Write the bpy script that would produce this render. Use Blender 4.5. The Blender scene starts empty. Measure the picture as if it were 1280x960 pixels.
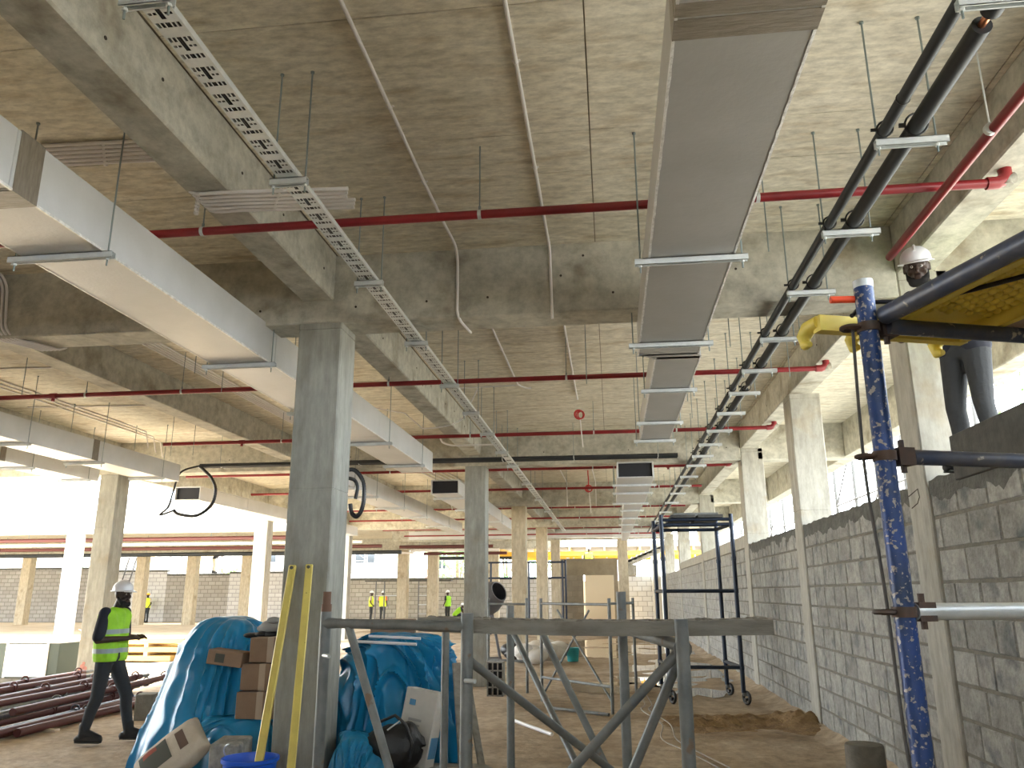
import bpy, bmesh, math, random
from mathutils import Vector, Matrix, noise

random.seed(7)
scene = bpy.context.scene
C = scene.collection

# ------------------------------------------------------------ camera
def set_camera():
    yaw, pitch, roll = math.radians(6.9), math.radians(14.8), math.radians(-0.27)
    f = Vector((-math.sin(yaw) * math.cos(pitch), math.cos(yaw) * math.cos(pitch), math.sin(pitch)))
    r = Vector((math.cos(yaw), math.sin(yaw), 0))
    u = r.cross(f)
    r2 = r * math.cos(roll) + u * math.sin(roll)
    u2 = u * math.cos(roll) - r * math.sin(roll)
    m = Matrix((r2, u2, -f)).transposed().to_4x4()
    m.translation = Vector((0, 0, 1.6))
    cam = bpy.data.cameras.new('camera')
    cam.sensor_width = 36.0
    cam.lens = 990.0 / 1280.0 * 36.0
    cam.clip_start = 0.05
    cam.clip_end = 600
    o = bpy.data.objects.new('camera', cam)
    o.matrix_world = m
    C.objects.link(o)
    scene.camera = o
set_camera()

# ------------------------------------------------------------ sky, sun, exposure
world = bpy.data.worlds.new('overcast_sky')
scene.world = world
world.use_nodes = True
wn = world.node_tree.nodes
wn['Background'].inputs['Color'].default_value = (0.86, 0.935, 1.0, 1)
wn['Background'].inputs['Strength'].default_value = 5.0
sun = bpy.data.lights.new('hazy_sun', 'SUN')
sun.energy = 14.0
sun.angle = math.radians(12)
sun.color = (1.0, 0.95, 0.86)
suno = bpy.data.objects.new('hazy_sun', sun)
suno.rotation_euler = Vector((0.32, -0.48, -0.82)).to_track_quat('-Z', 'Y').to_euler()
suno.location = (-30, 10, 40)
C.objects.link(suno)
scene.view_settings.view_transform = 'Standard'
scene.view_settings.look = 'None'
scene.view_settings.gamma = 1.0
scene.view_settings.use_curve_mapping = False
scene.view_settings.exposure = 1.38
scene.cycles.max_bounces = 10
scene.cycles.diffuse_bounces = 7
scene.cycles.glossy_bounces = 4

# ------------------------------------------------------------ materials
MATS = {}
def mat(name, base, rough=0.8, metal=0.0, var=None, scale=3.0, stretch=(1, 1, 1), detail=6.0, bump=0.0, bscale=None,
        rnd=0.0, spots=None, spotscale=6.0, spotlo=0.62, spothi=0.72, spec=0.5, coat=0.0, space='pos', emit=None, trans=0.0,
        spot_stretch=(1, 1, 1), fine=0.0, finescale=30.0, finestretch=(1, 1, 1)):
    """A procedural principled material: base colour mixed with VAR by stretched noise, blotches of SPOTS, bump relief, per-object tint."""
    if name in MATS:
        return MATS[name]
    m = bpy.data.materials.new(name)
    m.use_nodes = True
    nt = m.node_tree
    N, L = nt.nodes, nt.links
    p = N['Principled BSDF']
    p.inputs['Roughness'].default_value = rough
    p.inputs['Metallic'].default_value = metal
    p.inputs['Specular IOR Level'].default_value = spec
    p.inputs['Coat Weight'].default_value = coat
    p.inputs['Transmission Weight'].default_value = trans
    if space == 'pos':
        co = N.new('ShaderNodeNewGeometry').outputs['Position']
    else:
        co = N.new('ShaderNodeTexCoord').outputs['Object']
    def mapped(st):
        mp = N.new('ShaderNodeMapping')
        mp.inputs['Scale'].default_value = st
        L.new(co, mp.inputs['Vector'])
        return mp.outputs['Vector']
    col = None
    rgb = N.new('ShaderNodeRGB')
    rgb.outputs[0].default_value = (*base, 1)
    col = rgb.outputs[0]
    nz = None
    if var is not None or bump:
        nz = N.new('ShaderNodeTexNoise')
        nz.inputs['Scale'].default_value = scale
        nz.inputs['Detail'].default_value = detail
        nz.inputs['Roughness'].default_value = 0.62
        L.new(mapped(stretch), nz.inputs['Vector'])
    if var is not None:
        mr = N.new('ShaderNodeMapRange')
        mr.inputs['From Min'].default_value = 0.34
        mr.inputs['From Max'].default_value = 0.66
        L.new(nz.outputs['Fac'], mr.inputs['Value'])
        mx = N.new('ShaderNodeMix'); mx.data_type = 'RGBA'
        L.new(mr.outputs['Result'], mx.inputs['Factor'])
        L.new(col, mx.inputs['A'])
        mx.inputs['B'].default_value = (*var, 1)
        col = mx.outputs['Result']
    if spots is not None:
        n2 = N.new('ShaderNodeTexNoise')
        n2.inputs['Scale'].default_value = spotscale
        n2.inputs['Detail'].default_value = 4
        L.new(mapped(spot_stretch), n2.inputs['Vector'])
        m2 = N.new('ShaderNodeMapRange')
        m2.inputs['From Min'].default_value = spotlo
        m2.inputs['From Max'].default_value = spothi
        L.new(n2.outputs['Fac'], m2.inputs['Value'])
        x2 = N.new('ShaderNodeMix'); x2.data_type = 'RGBA'
        L.new(m2.outputs['Result'], x2.inputs['Factor'])
        L.new(col, x2.inputs['A'])
        x2.inputs['B'].default_value = (*spots, 1)
        col = x2.outputs['Result']
    if fine:
        n4 = N.new('ShaderNodeTexNoise')
        n4.inputs['Scale'].default_value = finescale
        n4.inputs['Detail'].default_value = 6
        n4.inputs['Roughness'].default_value = 0.7
        L.new(mapped(finestretch), n4.inputs['Vector'])
        m4 = N.new('ShaderNodeMapRange')
        m4.inputs['From Min'].default_value = 0.30
        m4.inputs['From Max'].default_value = 0.62
        m4.inputs['To Min'].default_value = 1 - fine
        m4.inputs['To Max'].default_value = 1 + fine * 0.25
        L.new(n4.outputs['Fac'], m4.inputs['Value'])
        v4 = N.new('ShaderNodeVectorMath'); v4.operation = 'SCALE'
        L.new(col, v4.inputs[0]); L.new(m4.outputs['Result'], v4.inputs['Scale'])
        col = v4.outputs['Vector']
    if rnd:
        oi = N.new('ShaderNodeObjectInfo')
        mr3 = N.new('ShaderNodeMapRange')
        mr3.inputs['To Min'].default_value = 1 - rnd
        mr3.inputs['To Max'].default_value = 1 + rnd
        L.new(oi.outputs['Random'], mr3.inputs['Value'])
        vm = N.new('ShaderNodeVectorMath'); vm.operation = 'SCALE'
        L.new(col, vm.inputs[0])
        L.new(mr3.outputs['Result'], vm.inputs['Scale'])
        col = vm.outputs['Vector']
    L.new(col, p.inputs['Base Color'])
    if bump:
        b = N.new('ShaderNodeBump')
        b.inputs['Strength'].default_value = bump
        b.inputs['Distance'].default_value = 0.02
        src = nz
        if bscale:
            src = N.new('ShaderNodeTexNoise')
            src.inputs['Scale'].default_value = bscale
            src.inputs['Detail'].default_value = 5
            L.new(mapped(stretch), src.inputs['Vector'])
        L.new(src.outputs['Fac'], b.inputs['Height'])
        L.new(b.outputs['Normal'], p.inputs['Normal'])
    if emit:
        p.inputs['Emission Color'].default_value = (*emit[:3], 1)
        p.inputs['Emission Strength'].default_value = emit[3]
    MATS[name] = m
    return m

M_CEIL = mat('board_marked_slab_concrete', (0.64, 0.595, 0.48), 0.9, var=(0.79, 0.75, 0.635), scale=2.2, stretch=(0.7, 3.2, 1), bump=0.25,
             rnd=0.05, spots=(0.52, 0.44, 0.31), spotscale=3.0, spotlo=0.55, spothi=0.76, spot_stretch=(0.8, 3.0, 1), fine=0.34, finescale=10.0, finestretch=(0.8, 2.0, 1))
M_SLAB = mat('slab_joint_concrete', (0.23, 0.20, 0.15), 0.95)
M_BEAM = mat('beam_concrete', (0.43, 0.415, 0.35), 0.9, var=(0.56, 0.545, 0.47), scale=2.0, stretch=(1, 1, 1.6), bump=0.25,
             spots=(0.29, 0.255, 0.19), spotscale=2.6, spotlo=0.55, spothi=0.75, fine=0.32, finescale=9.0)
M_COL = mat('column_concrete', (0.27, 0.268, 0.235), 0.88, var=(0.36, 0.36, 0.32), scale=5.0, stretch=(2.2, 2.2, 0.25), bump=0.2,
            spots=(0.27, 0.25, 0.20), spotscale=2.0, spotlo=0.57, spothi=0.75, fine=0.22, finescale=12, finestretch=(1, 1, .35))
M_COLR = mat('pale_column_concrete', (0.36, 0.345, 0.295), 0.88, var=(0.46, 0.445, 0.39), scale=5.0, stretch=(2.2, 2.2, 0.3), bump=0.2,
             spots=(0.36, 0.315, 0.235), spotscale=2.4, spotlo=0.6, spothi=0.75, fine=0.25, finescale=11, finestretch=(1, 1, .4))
M_COLT = mat('sand_lit_column_concrete', (0.42, 0.36, 0.255), 0.88, var=(0.52, 0.45, 0.33), scale=5.0, stretch=(2.2, 2.2, 0.3), bump=0.2,
             spots=(0.32, 0.26, 0.17), spotscale=2.4, spotlo=0.6, spothi=0.75, fine=0.25, finescale=11, finestretch=(1, 1, .4))  # warm bounce light from the sand put into the column colour
M_HOLE = mat('tie_hole_dark', (0.06, 0.05, 0.04), 1.0)
M_BLOCK = mat('sandcrete_block', (0.27, 0.265, 0.24), 0.95, var=(0.40, 0.395, 0.365), scale=7.0, bump=0.5, bscale=40, rnd=0.14, fine=0.3, finescale=22,
              spots=(0.17, 0.18, 0.18), spotscale=5.0, spotlo=0.55, spothi=0.70)
M_MORTAR = mat('mortar', (0.155, 0.145, 0.12), 0.95, var=(0.22, 0.205, 0.17), scale=9, bump=0.4, bscale=50)
M_WETMORTAR = mat('damp_mortar', (0.075, 0.075, 0.068), 0.85, var=(0.13, 0.13, 0.115), scale=9, bump=0.6, bscale=30)
M_DIRT = mat('bare_earth', (0.36, 0.27, 0.175), 0.95, var=(0.50, 0.40, 0.285), scale=0.9, detail=10, bump=0.6, bscale=14,
             spots=(0.26, 0.185, 0.11), spotscale=0.55, spotlo=0.52, spothi=0.66, fine=0.4, finescale=6)
M_SAND = mat('pale_sand', (0.52, 0.43, 0.31), 0.95, var=(0.64, 0.55, 0.42), scale=0.8, detail=8, bump=0.5, bscale=10)
M_SOIL = mat('loose_soil', (0.17, 0.10, 0.05), 0.95, var=(0.30, 0.20, 0.09), scale=7, detail=8, bump=1.0, bscale=30)
M_GALV = mat('galvanised_steel', (0.60, 0.64, 0.65), 0.42, 0.45, var=(0.72, 0.75, 0.75), scale=14, space='obj')
M_ROD = mat('zinc_threaded_rod', (0.26, 0.31, 0.31), 0.5, 0.6)
M_DUCT = mat('foil_faced_duct_panel', (0.36, 0.36, 0.35), 0.42, 0.25, var=(0.41, 0.41, 0.405), scale=2.0, bump=0.06, bscale=30)
M_DUCTW = mat('embossed_lit_duct_panel', (0.54, 0.55, 0.555), 0.40, 0.2, var=(0.61, 0.62, 0.63), scale=2.0, bump=0.12, bscale=45)  # light from below on the left ducts put into a brighter panel colour
M_TAPE = mat('foil_tape', (0.85, 0.85, 0.83), 0.3, 0.4, var=(0.55, 0.54, 0.52), scale=30, bump=0.6)
M_BTAPE = mat('brown_grey_tape', (0.17, 0.145, 0.11), 0.35, 0.1, var=(0.24, 0.21, 0.17), scale=10, stretch=(1, 6, 1), bump=0.3)
M_DARK = mat('recess_shade_pupil_black', (0.010, 0.011, 0.016), 0.6)  # near-black painted shade for duct ends and block cells; also pupils
M_BLACK = mat('black_rubber_insulation', (0.014, 0.017, 0.020), 0.55, var=(0.022, 0.026, 0.03), scale=4)
M_BLACKP = mat('black_plastic_hose', (0.012, 0.012, 0.013), 0.35)
M_COPPER = mat('copper_pipe', (0.72, 0.30, 0.16), 0.3, 1.0)
M_RED = mat('red_painted_pipe', (0.27, 0.018, 0.022), 0.38, var=(0.20, 0.012, 0.018), scale=3)
M_REDB = mat('bright_red_plastic', (0.55, 0.03, 0.03), 0.4)
M_PVC = mat('white_pvc_conduit', (0.78, 0.76, 0.76), 0.45)
M_STEELG = mat('grey_painted_steel', (0.13, 0.145, 0.145), 0.5, 0.25, var=(0.21, 0.22, 0.215), scale=9, spots=(0.18, 0.13, 0.09), spotscale=14, spotlo=0.66, spothi=0.72)
M_BLUE = mat('chipped_blue_paint', (0.018, 0.062, 0.25), 0.42, 0.1, var=(0.02, 0.045, 0.11), scale=9, spots=(0.38, 0.35, 0.33), spotscale=75, spotlo=0.57, spothi=0.62, bump=0.3)
M_NAVY = mat('scuffed_navy_tube', (0.035, 0.055, 0.11), 0.45, 0.2, var=(0.11, 0.11, 0.12), scale=9, spots=(0.40, 0.36, 0.30), spotscale=30, spotlo=0.63, spothi=0.68)
M_TOWER = mat('dark_navy_tower_paint', (0.012, 0.022, 0.045), 0.4, 0.2)
M_YEL = mat('yellow_painted_steel', (0.84, 0.68, 0.10), 0.5, 0.0, var=(0.70, 0.56, 0.10), scale=7)
M_YPOLE = mat('yellow_straightedge', (0.66, 0.55, 0.13), 0.45, 0.1, var=(0.56, 0.45, 0.12), scale=6, spots=(0.12, 0.09, 0.04), spotscale=15, spotlo=0.70, spothi=0.72)
M_PLY = mat('worn_plywood', (0.44, 0.33, 0.25), 0.85, var=(0.52, 0.41, 0.33), scale=4, stretch=(1, 1, 1))
M_WOOD = mat('weathered_plank', (0.20, 0.19, 0.165), 0.9, var=(0.29, 0.28, 0.25), scale=7, stretch=(0.5, 3, 3), bump=0.4,
             spots=(0.17, 0.15, 0.12), spotscale=5, spotlo=0.6, spothi=0.7)
M_TIMB = mat('yellow_shuttering_timber', (0.68, 0.50, 0.18), 0.8, var=(0.58, 0.42, 0.17), scale=3)
M_TIMW = mat('pale_sawn_timber', (0.62, 0.54, 0.42), 0.85, var=(0.48, 0.38, 0.27), scale=2.5)
M_TARP = mat('blue_tarpaulin', (0.012, 0.19, 0.38), 0.30, var=(0.015, 0.235, 0.46), scale=3.0, bump=0.22, bscale=7, spec=0.45)
M_PAPER = mat('cement_sack_paper', (0.50, 0.44, 0.35), 0.85, var=(0.58, 0.52, 0.43), scale=8, bump=0.5, bscale=16)
M_PRINT = mat('sack_dark_print', (0.08, 0.085, 0.07), 0.8)
M_PRINTR = mat('sack_red_print', (0.33, 0.07, 0.04), 0.8)
M_CARD = mat('cardboard', (0.24, 0.16, 0.105), 0.85, var=(0.29, 0.195, 0.13), scale=5)  # darkened to stand for the shade around the tarpaulin boxes
M_CARTON = mat('white_carton', (0.62, 0.60, 0.56), 0.75, var=(0.54, 0.52, 0.48), scale=6)
M_CARTONB = mat('carton_blue_print', (0.08, 0.25, 0.45), 0.7)
M_BAG = mat('black_leatherette', (0.010, 0.011, 0.013), 0.38, bump=0.4, scale=25)
M_BUCKET = mat('blue_bucket_plastic', (0.01, 0.10, 0.62), 0.35)
M_SKIN = mat('dark_brown_skin', (0.042, 0.022, 0.015), 0.5)
M_BEARD = mat('black_hair', (0.008, 0.007, 0.007), 0.8)
M_HELM = mat('white_helmet_plastic', (0.72, 0.74, 0.78), 0.3)
M_HELMY = mat('yellow_helmet_plastic', (0.85, 0.45, 0.02), 0.35)
M_VEST = mat('lime_safety_vest', (0.36, 0.72, 0.03), 0.65, var=(0.28, 0.60, 0.02), scale=9, bump=0.4, space='obj')
M_VESTY = mat('yellow_safety_vest', (0.70, 0.85, 0.05), 0.65)
M_BAND = mat('silver_reflective_band', (0.30, 0.36, 0.36), 0.45, 0.1)
M_SHIRT = mat('navy_black_shirt', (0.012, 0.014, 0.024), 0.85)
M_TROU = mat('charcoal_trousers', (0.026, 0.030, 0.036), 0.85, bump=0.4, scale=10, space='obj')
M_TROUG = mat('grey_work_trousers', (0.036, 0.039, 0.043), 0.85, bump=0.5, scale=9, space='obj')
M_BOOT = mat('black_boot', (0.010, 0.010, 0.011), 0.6)
M_WHITE = mat('white_wall_paint', (0.80, 0.80, 0.78), 0.85)
M_STONE = mat('speckled_render', (0.55, 0.545, 0.53), 0.9, var=(0.17, 0.17, 0.165), scale=2.2, detail=3)
M_ROOF = mat('red_brown_roof_sheet', (0.36, 0.20, 0.17), 0.7)
M_GLASS = mat('dark_window_glass', (0.05, 0.06, 0.07), 0.1)
M_SHUT = mat('cream_window_shutter', (0.55, 0.42, 0.20), 0.6)
M_LEAF = mat('leaf_green', (0.07, 0.22, 0.025), 0.6, var=(0.14, 0.32, 0.05), scale=2.5)
M_LEAFD = mat('leaf_deep_green', (0.04, 0.16, 0.035), 0.6, var=(0.09, 0.25, 0.05), scale=2.5)
M_BARK = mat('bark', (0.16, 0.12, 0.08), 0.9)
M_WATER = mat('muddy_puddle_water', (0.10, 0.085, 0.07), 0.03, spec=0.7)
M_SCAFF = mat('far_scaffold_tube', (0.13, 0.13, 0.14), 0.5, 0.2)
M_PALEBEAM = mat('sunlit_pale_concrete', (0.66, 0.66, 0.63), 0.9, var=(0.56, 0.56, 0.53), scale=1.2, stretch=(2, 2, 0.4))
M_DARKBRD = mat('dark_shutter_board', (0.055, 0.055, 0.052), 0.85, var=(0.09, 0.088, 0.08), scale=9, bump=0.4)
M_FARBLK = mat('far_wall_block', (0.38, 0.36, 0.33), 0.95, var=(0.47, 0.45, 0.41), scale=5, rnd=0.16)
M_PALEBLK = mat('whitewashed_block', (0.66, 0.67, 0.67), 0.95, rnd=0.08)
M_STEEL = mat('bright_prop_steel', (0.45, 0.46, 0.48), 0.4, 0.5)
M_TEAL = mat('teal_plastic', (0.03, 0.35, 0.38), 0.5)
M_ORANGE = mat('orange_netting', (0.80, 0.14, 0.05), 0.6)

# ------------------------------------------------------------ mesh building
OFF = {}
class MB:
    def __init__(s):
        s.v, s.f, s.mi = [], [], []
        s.cur = 0
    def quadbox(s, c):
        i = len(s.v)
        s.v += [tuple(p) for p in c]
        for q in ((0, 3, 2, 1), (4, 5, 6, 7), (0, 1, 5, 4), (1, 2, 6, 5), (2, 3, 7, 6), (3, 0, 4, 7)):
            s.f.append([i + k for k in q]); s.mi.append(s.cur)
        return s
    def box(s, x0, x1, y0, y1, z0, z1):
        return s.quadbox([(x0, y0, z0), (x1, y0, z0), (x1, y1, z0), (x0, y1, z0), (x0, y0, z1), (x1, y0, z1), (x1, y1, z1), (x0, y1, z1)])
    def obox(s, c, size, rot):
        """box of SIZE centred on C, turned by the Matrix ROT"""
        a, b, d = (k / 2 for k in size)
        pts = [(-a, -b, -d), (a, -b, -d), (a, b, -d), (-a, b, -d), (-a, -b, d), (a, -b, d), (a, b, d), (-a, b, d)]
        return s.quadbox([Vector(c) + rot @ Vector(p) for p in pts])
    def bar(s, a, b, w, h):
        """rectangular bar from A to B"""
        a, b = Vector(a), Vector(b)
        d = (b - a)
        x = d.normalized()
        up = Vector((0, 0, 1)) if abs(x.z) < 0.95 else Vector((0, 1, 0))
        y = up.cross(x).normalized(); z = x.cross(y)
        return s.obox((a + b) / 2, (d.length, w, h), Matrix((x, y, z)).transposed())
    def tube(s, pts, r, n=10, caps=True):
        pts = [Vector(p) for p in pts]
        rs = r if isinstance(r, (list, tuple)) else [r] * len(pts)
        t = (pts[1] - pts[0]).normalized()
        u = t.orthogonal().normalized()
        base = len(s.v)
        for k, p in enumerate(pts):
            if k == 0: tn = (pts[1] - pts[0])
            elif k == len(pts) - 1: tn = pts[k] - pts[k - 1]
            else: tn = (pts[k + 1] - pts[k]).normalized() + (pts[k] - pts[k - 1]).normalized()
            if tn.length < 1e-9: tn = t
            tn = tn.normalized()
            q = t.rotation_difference(tn)
            u = (q @ u); u = (u - tn * u.dot(tn)).normalized(); t = tn
            w = t.cross(u)
            for j in range(n):
                a = 2 * math.pi * j / n
                s.v.append(tuple(p + (u * math.cos(a) + w * math.sin(a)) * rs[k]))
        for k in range(len(pts) - 1):
            for j in range(n):
                a = base + k * n + j; b = base + k * n + (j + 1) % n
                s.f.append([a, b, b + n, a + n]); s.mi.append(s.cur)
        if caps:
            s.f.append([base + j for j in range(n)][::-1]); s.mi.append(s.cur)
            e = base + (len(pts) - 1) * n
            s.f.append([e + j for j in range(n)]); s.mi.append(s.cur)
        return s
    def ring(s, c, axis, R, r, n=20, m=6, a0=0, a1=2 * math.pi):
        axis = Vector(axis).normalized(); u = axis.orthogonal().normalized(); w = axis.cross(u)
        full = abs(a1 - a0 - 2 * math.pi) < 1e-6
        pts = [Vector(c) + (u * math.cos(a0 + (a1 - a0) * k / n) + w * math.sin(a0 + (a1 - a0) * k / n)) * R for k in range(n + 1)]
        return s.tube(pts, r, m, caps=not full)
    def sphere(s, c, r, n=12, m=8, sc=(1, 1, 1), rot=None):
        base = len(s.v); c = Vector(c)
        for i in range(m + 1):
            th = math.pi * i / m
            for j in range(n):
                ph = 2 * math.pi * j / n
                p = Vector((math.sin(th) * math.cos(ph) * r * sc[0], math.sin(th) * math.sin(ph) * r * sc[1], math.cos(th) * r * sc[2]))
                if rot is not None: p = rot @ p
                s.v.append(tuple(c + p))
        for i in range(m):
            for j in range(n):
                a = base + i * n + j; b = base + i * n + (j + 1) % n
                s.f.append([a, a + n, b + n, b]); s.mi.append(s.cur)
        return s
    def capsule(s, a, b, ra, rb, n=12):
        a, b = Vector(a), Vector(b); d = b - a
        if d.length < 1e-6: return s.sphere(a, ra, n)
        t = d.normalized(); P, Rr = [], []
        for k in range(5):
            th = math.pi / 2 * (1 - k / 4)
            P.append(a - t * ra * math.sin(th)); Rr.append(max(ra * math.cos(th), 1e-4))
        for k in range(1, 6):
            th = math.pi / 2 * (k - 1) / 4
            P.append(b + t * rb * math.sin(th) * 1.0); Rr.append(max(rb * math.cos(th), 1e-4))
        return s.tube(P, Rr, n)
    def lathe(s, c, prof, n=24, rot=None, sc=(1, 1)):
        base = len(s.v); c = Vector(c)
        for r, z in prof:
            for j in range(n):
                a = 2 * math.pi * j / n
                p = Vector((r * math.cos(a) * sc[0], r * math.sin(a) * sc[1], z))
                if rot is not None: p = rot @ p
                s.v.append(tuple(c + p))
        for i in range(len(prof) - 1):
            for j in range(n):
                a = base + i * n + j; b = base + i * n + (j + 1) % n
                s.f.append([a, b, b + n, a + n]); s.mi.append(s.cur)
        return s
    def grid(s, rows):
        base = len(s.v); m = len(rows[0])
        for r in rows: s.v += [tuple(p) for p in r]
        for i in range(len(rows) - 1):
            for j in range(m - 1):
                a = base + i * m + j
                s.f.append([a, a + 1, a + 1 + m, a + m]); s.mi.append(s.cur)
        return s

def fin(me, smooth):
    if smooth:
        for p in me.polygons: p.use_smooth = True
        try: me.set_sharp_from_angle(angle=math.radians(smooth if smooth is not True else 45))
        except Exception: pass

def obj(mb, name, m, parent=None, smooth=False, local=False, bevel=0.0, solid=0.0):
    """links the builder's shape as ONE mesh object; world coordinates unless LOCAL"""
    me = bpy.data.meshes.new(name)
    if parent is not None:
        off = Vector((0, 0, 0)) if local else OFF.get(parent.name, Vector((0, 0, 0)))
    elif local:
        off = Vector((0, 0, 0))
    else:
        xs = [p[0] for p in mb.v]; ys = [p[1] for p in mb.v]; zs = [p[2] for p in mb.v]
        off = Vector(((min(xs) + max(xs)) / 2, (min(ys) + max(ys)) / 2, min(zs)))
    me.from_pydata([tuple(Vector(p) - off) for p in mb.v], [], mb.f)
    ms = m if isinstance(m, (list, tuple)) else [m]
    for x in ms: me.materials.append(x)
    if len(ms) > 1:
        me.polygons.foreach_set('material_index', mb.mi)
    me.update()
    fin(me, smooth)
    o = bpy.data.objects.new(name, me)
    C.objects.link(o)
    OFF[o.name] = off
    if parent is not None: o.parent = parent
    elif not local: o.location = off
    if bevel:
        b = o.modifiers.new('bevel', 'BEVEL'); b.width = bevel; b.segments = 1; b.limit_method = 'ANGLE'
    if solid:
        sd = o.modifiers.new('solid', 'SOLIDIFY'); sd.thickness = solid; sd.offset = 0
    return o
def tag(o, label, cat=None, group=None, kind=None):
    o['label'] = label
    if cat: o['category'] = cat
    if group: o['group'] = group
    if kind: o['kind'] = kind
    return o
def thing(name, label, cat, loc=(0, 0, 0), group=None, kind=None):
    o = bpy.data.objects.new(name, None)
    C.objects.link(o)
    o.location = loc; o.empty_display_size = 0.1
    OFF[o.name] = Vector(loc)
    return tag(o, label, cat, group, kind)
ORD = ['nearest', 'second nearest', 'third nearest', 'fourth nearest', 'fifth nearest', 'sixth nearest', 'seventh nearest', 'eighth nearest', 'ninth nearest',
       'tenth nearest', 'eleventh nearest', 'twelfth nearest', 'thirteenth nearest', 'fourteenth nearest', 'fifteenth nearest', 'sixteenth nearest',
       'seventeenth nearest', 'eighteenth nearest', 'nineteenth nearest', 'twentieth nearest']

# ============================================================ STRUCTURE
ZC = 4.6
ROWS = [6.5, 14.9, 22.2, 29.6, 37.0]
# ---- ground
def ground():
    mb = MB()
    rows = []
    ny, nx = 150, 56
    for i in range(ny + 1):
        y = -6 + i * (52 / ny)
        r = []
        for j in range(nx + 1):
            x = -11.2 + j * (13.85 / nx)
            z = 0.014 * noise.noise(Vector((x * 0.9, y * 0.9, 0))) + 0.009 * noise.noise(Vector((x * 3.1, y * 3.1, 3)))
            r.append((x, y, z - 0.012))
        rows.append(r)
    mb.grid(rows)
    tag(obj(mb, 'floor', M_DIRT, smooth=80), 'bare brown earth floor under the concrete slab', 'floor', kind='structure')
    mb = MB().box(-90, 60, -30, 140, -0.4, -0.045)
    tag(obj(mb, 'floor_yard', M_SAND), 'pale sandy ground of the open yard beyond the building', 'ground', kind='structure')
    mb = MB().box(2.9, 60, -30, 60, -.044, -.02)
    tag(obj(mb, 'floor_bounce_damper', mat('bounce_damping_ground', (0.27, 0.25, 0.205), .95, var=(0.36, 0.335, 0.285), scale=1.5)), 'unseen ground plane added outside the block wall to damp bounce light', 'ground', kind='structure')  # unseen plane added to dim light bounced onto the right ceiling
ground()

# ---- ceiling slab with its formwork panels
ceil = MB()
ceil.box(-18, 4.6, -13, 15.27, ZC + 0.006, ZC + 0.25)
ceil.box(-10.18, 4.6, 15.27, 41, ZC + 0.006, ZC + 0.25)
ceil.box(-62, -3.0, 41, 48.6, ZC + 0.006, ZC + 0.25)
ceil.box(-62, -10.18, 29.62, 41, ZC + 0.006, ZC + 0.25)
ceiling = tag(obj(ceil, 'ceiling', M_SLAB), 'concrete floor slab overhead with formwork panel marks', 'ceiling', kind='structure')
def panels(x0, x1, y0, y1, xe, ye):
    xs = [x0] + [x for x in xe if x0 + 0.05 < x < x1 - 0.05] + [x1]
    ys = [y0] + [y for y in ye if y0 + 0.05 < y < y1 - 0.05] + [y1]
    for i in range(len(xs) - 1):
        for j in range(len(ys) - 1):
            dz = random.uniform(0, 0.003)
            g = 0.004
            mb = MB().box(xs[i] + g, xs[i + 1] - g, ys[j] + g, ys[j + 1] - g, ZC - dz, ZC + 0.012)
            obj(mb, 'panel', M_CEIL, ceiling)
def steps(a, b, d): return [a + d * k for k in range(int((b - a) / d) + 1)]
YE_A = [-8.0, -0.16, 1.06, 2.28, 3.5, 4.72, 5.25]
XE = [-0.04 + 2.44 * k for k in range(-8, 3)]
BX = [(-17.9, -10.2), (-9.86, -6.4), (-6.1, -2.68), (-2.39, 2.45), (2.75, 4.3)]
for bx in BX:
    panels(bx[0], bx[1], -12.9, 6.5, XE if bx[0] > -10 else [], YE_A)
    panels(bx[0], bx[1], 6.87, 14.9, XE if bx[0] > -10 else [], steps(8.09, 14.9, 1.22))
    if bx[0] > -10.1:
        panels(bx[0], bx[1], 15.27, 22.2, XE, steps(16.5, 22, 1.22))
        panels(bx[0], bx[1], 22.57, 29.6, [], steps(25, 29, 2.44))
        panels(bx[0], bx[1], 29.97, 37, [], [])
        panels(bx[0], bx[1], 37.37, 41, [], [])
panels(-61.9, -10.3, 30.0, 44.0, steps(-58, -12, 4.0), [37.2])
panels(-61.9, -3.1, 44.5, 48.4, [-40, -20], [])

# ---- beams
def tie_holes(parent, pts, axis):
    mb = MB()
    for p in pts:
        p = Vector(p); a = Vector(axis)
        mb.tube([p - a * 0.004, p + a * 0.004], 0.011, 8)
    o = obj(mb, 'tie_holes', M_HOLE, parent); o['kind'] = 'stuff'
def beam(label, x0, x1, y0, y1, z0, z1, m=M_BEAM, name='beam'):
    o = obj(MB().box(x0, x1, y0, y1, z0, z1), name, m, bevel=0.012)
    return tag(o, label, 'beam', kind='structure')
b1 = beam('nearest deep concrete cross beam resting on the grey column', -18, 2.45, 6.5, 6.87, 3.96, ZC + 0.1)
tie_holes(b1, [(-2.2, 6.5, 4.1), (-1.0, 6.5, 4.13), (-0.35, 6.5, 4.30), (0.1, 6.5, 4.12), (1.15, 6.5, 4.28), (2.1, 6.5, 4.1), (-1.55, 6.5, 4.12), (-3.1, 6.5, 4.1), (-0.15, 6.5, 4.48)], (0, 1, 0))
b2 = beam('second deep concrete cross beam with black pipes slung below', -18, 2.45, 14.9, 15.27, 3.96, ZC + 0.1)
tie_holes(b2, [(x, 14.9, 4.2) for x in (-7.5, -5, -4.1, -1.2, 0.4, 1.6, 2.2)], (0, 1, 0))
beam('third concrete cross beam further down the hall', -10.2, 2.45, 22.2, 22.57, 3.96, ZC + 0.1)
beam('fourth concrete cross beam far down the hall', -10.2, 2.45, 29.6, 29.97, 3.96, ZC + 0.1)
beam('last concrete cross beam at the far end of the hall', -10.2, 2.45, 37.0, 37.37, 3.96, ZC + 0.1)
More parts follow.
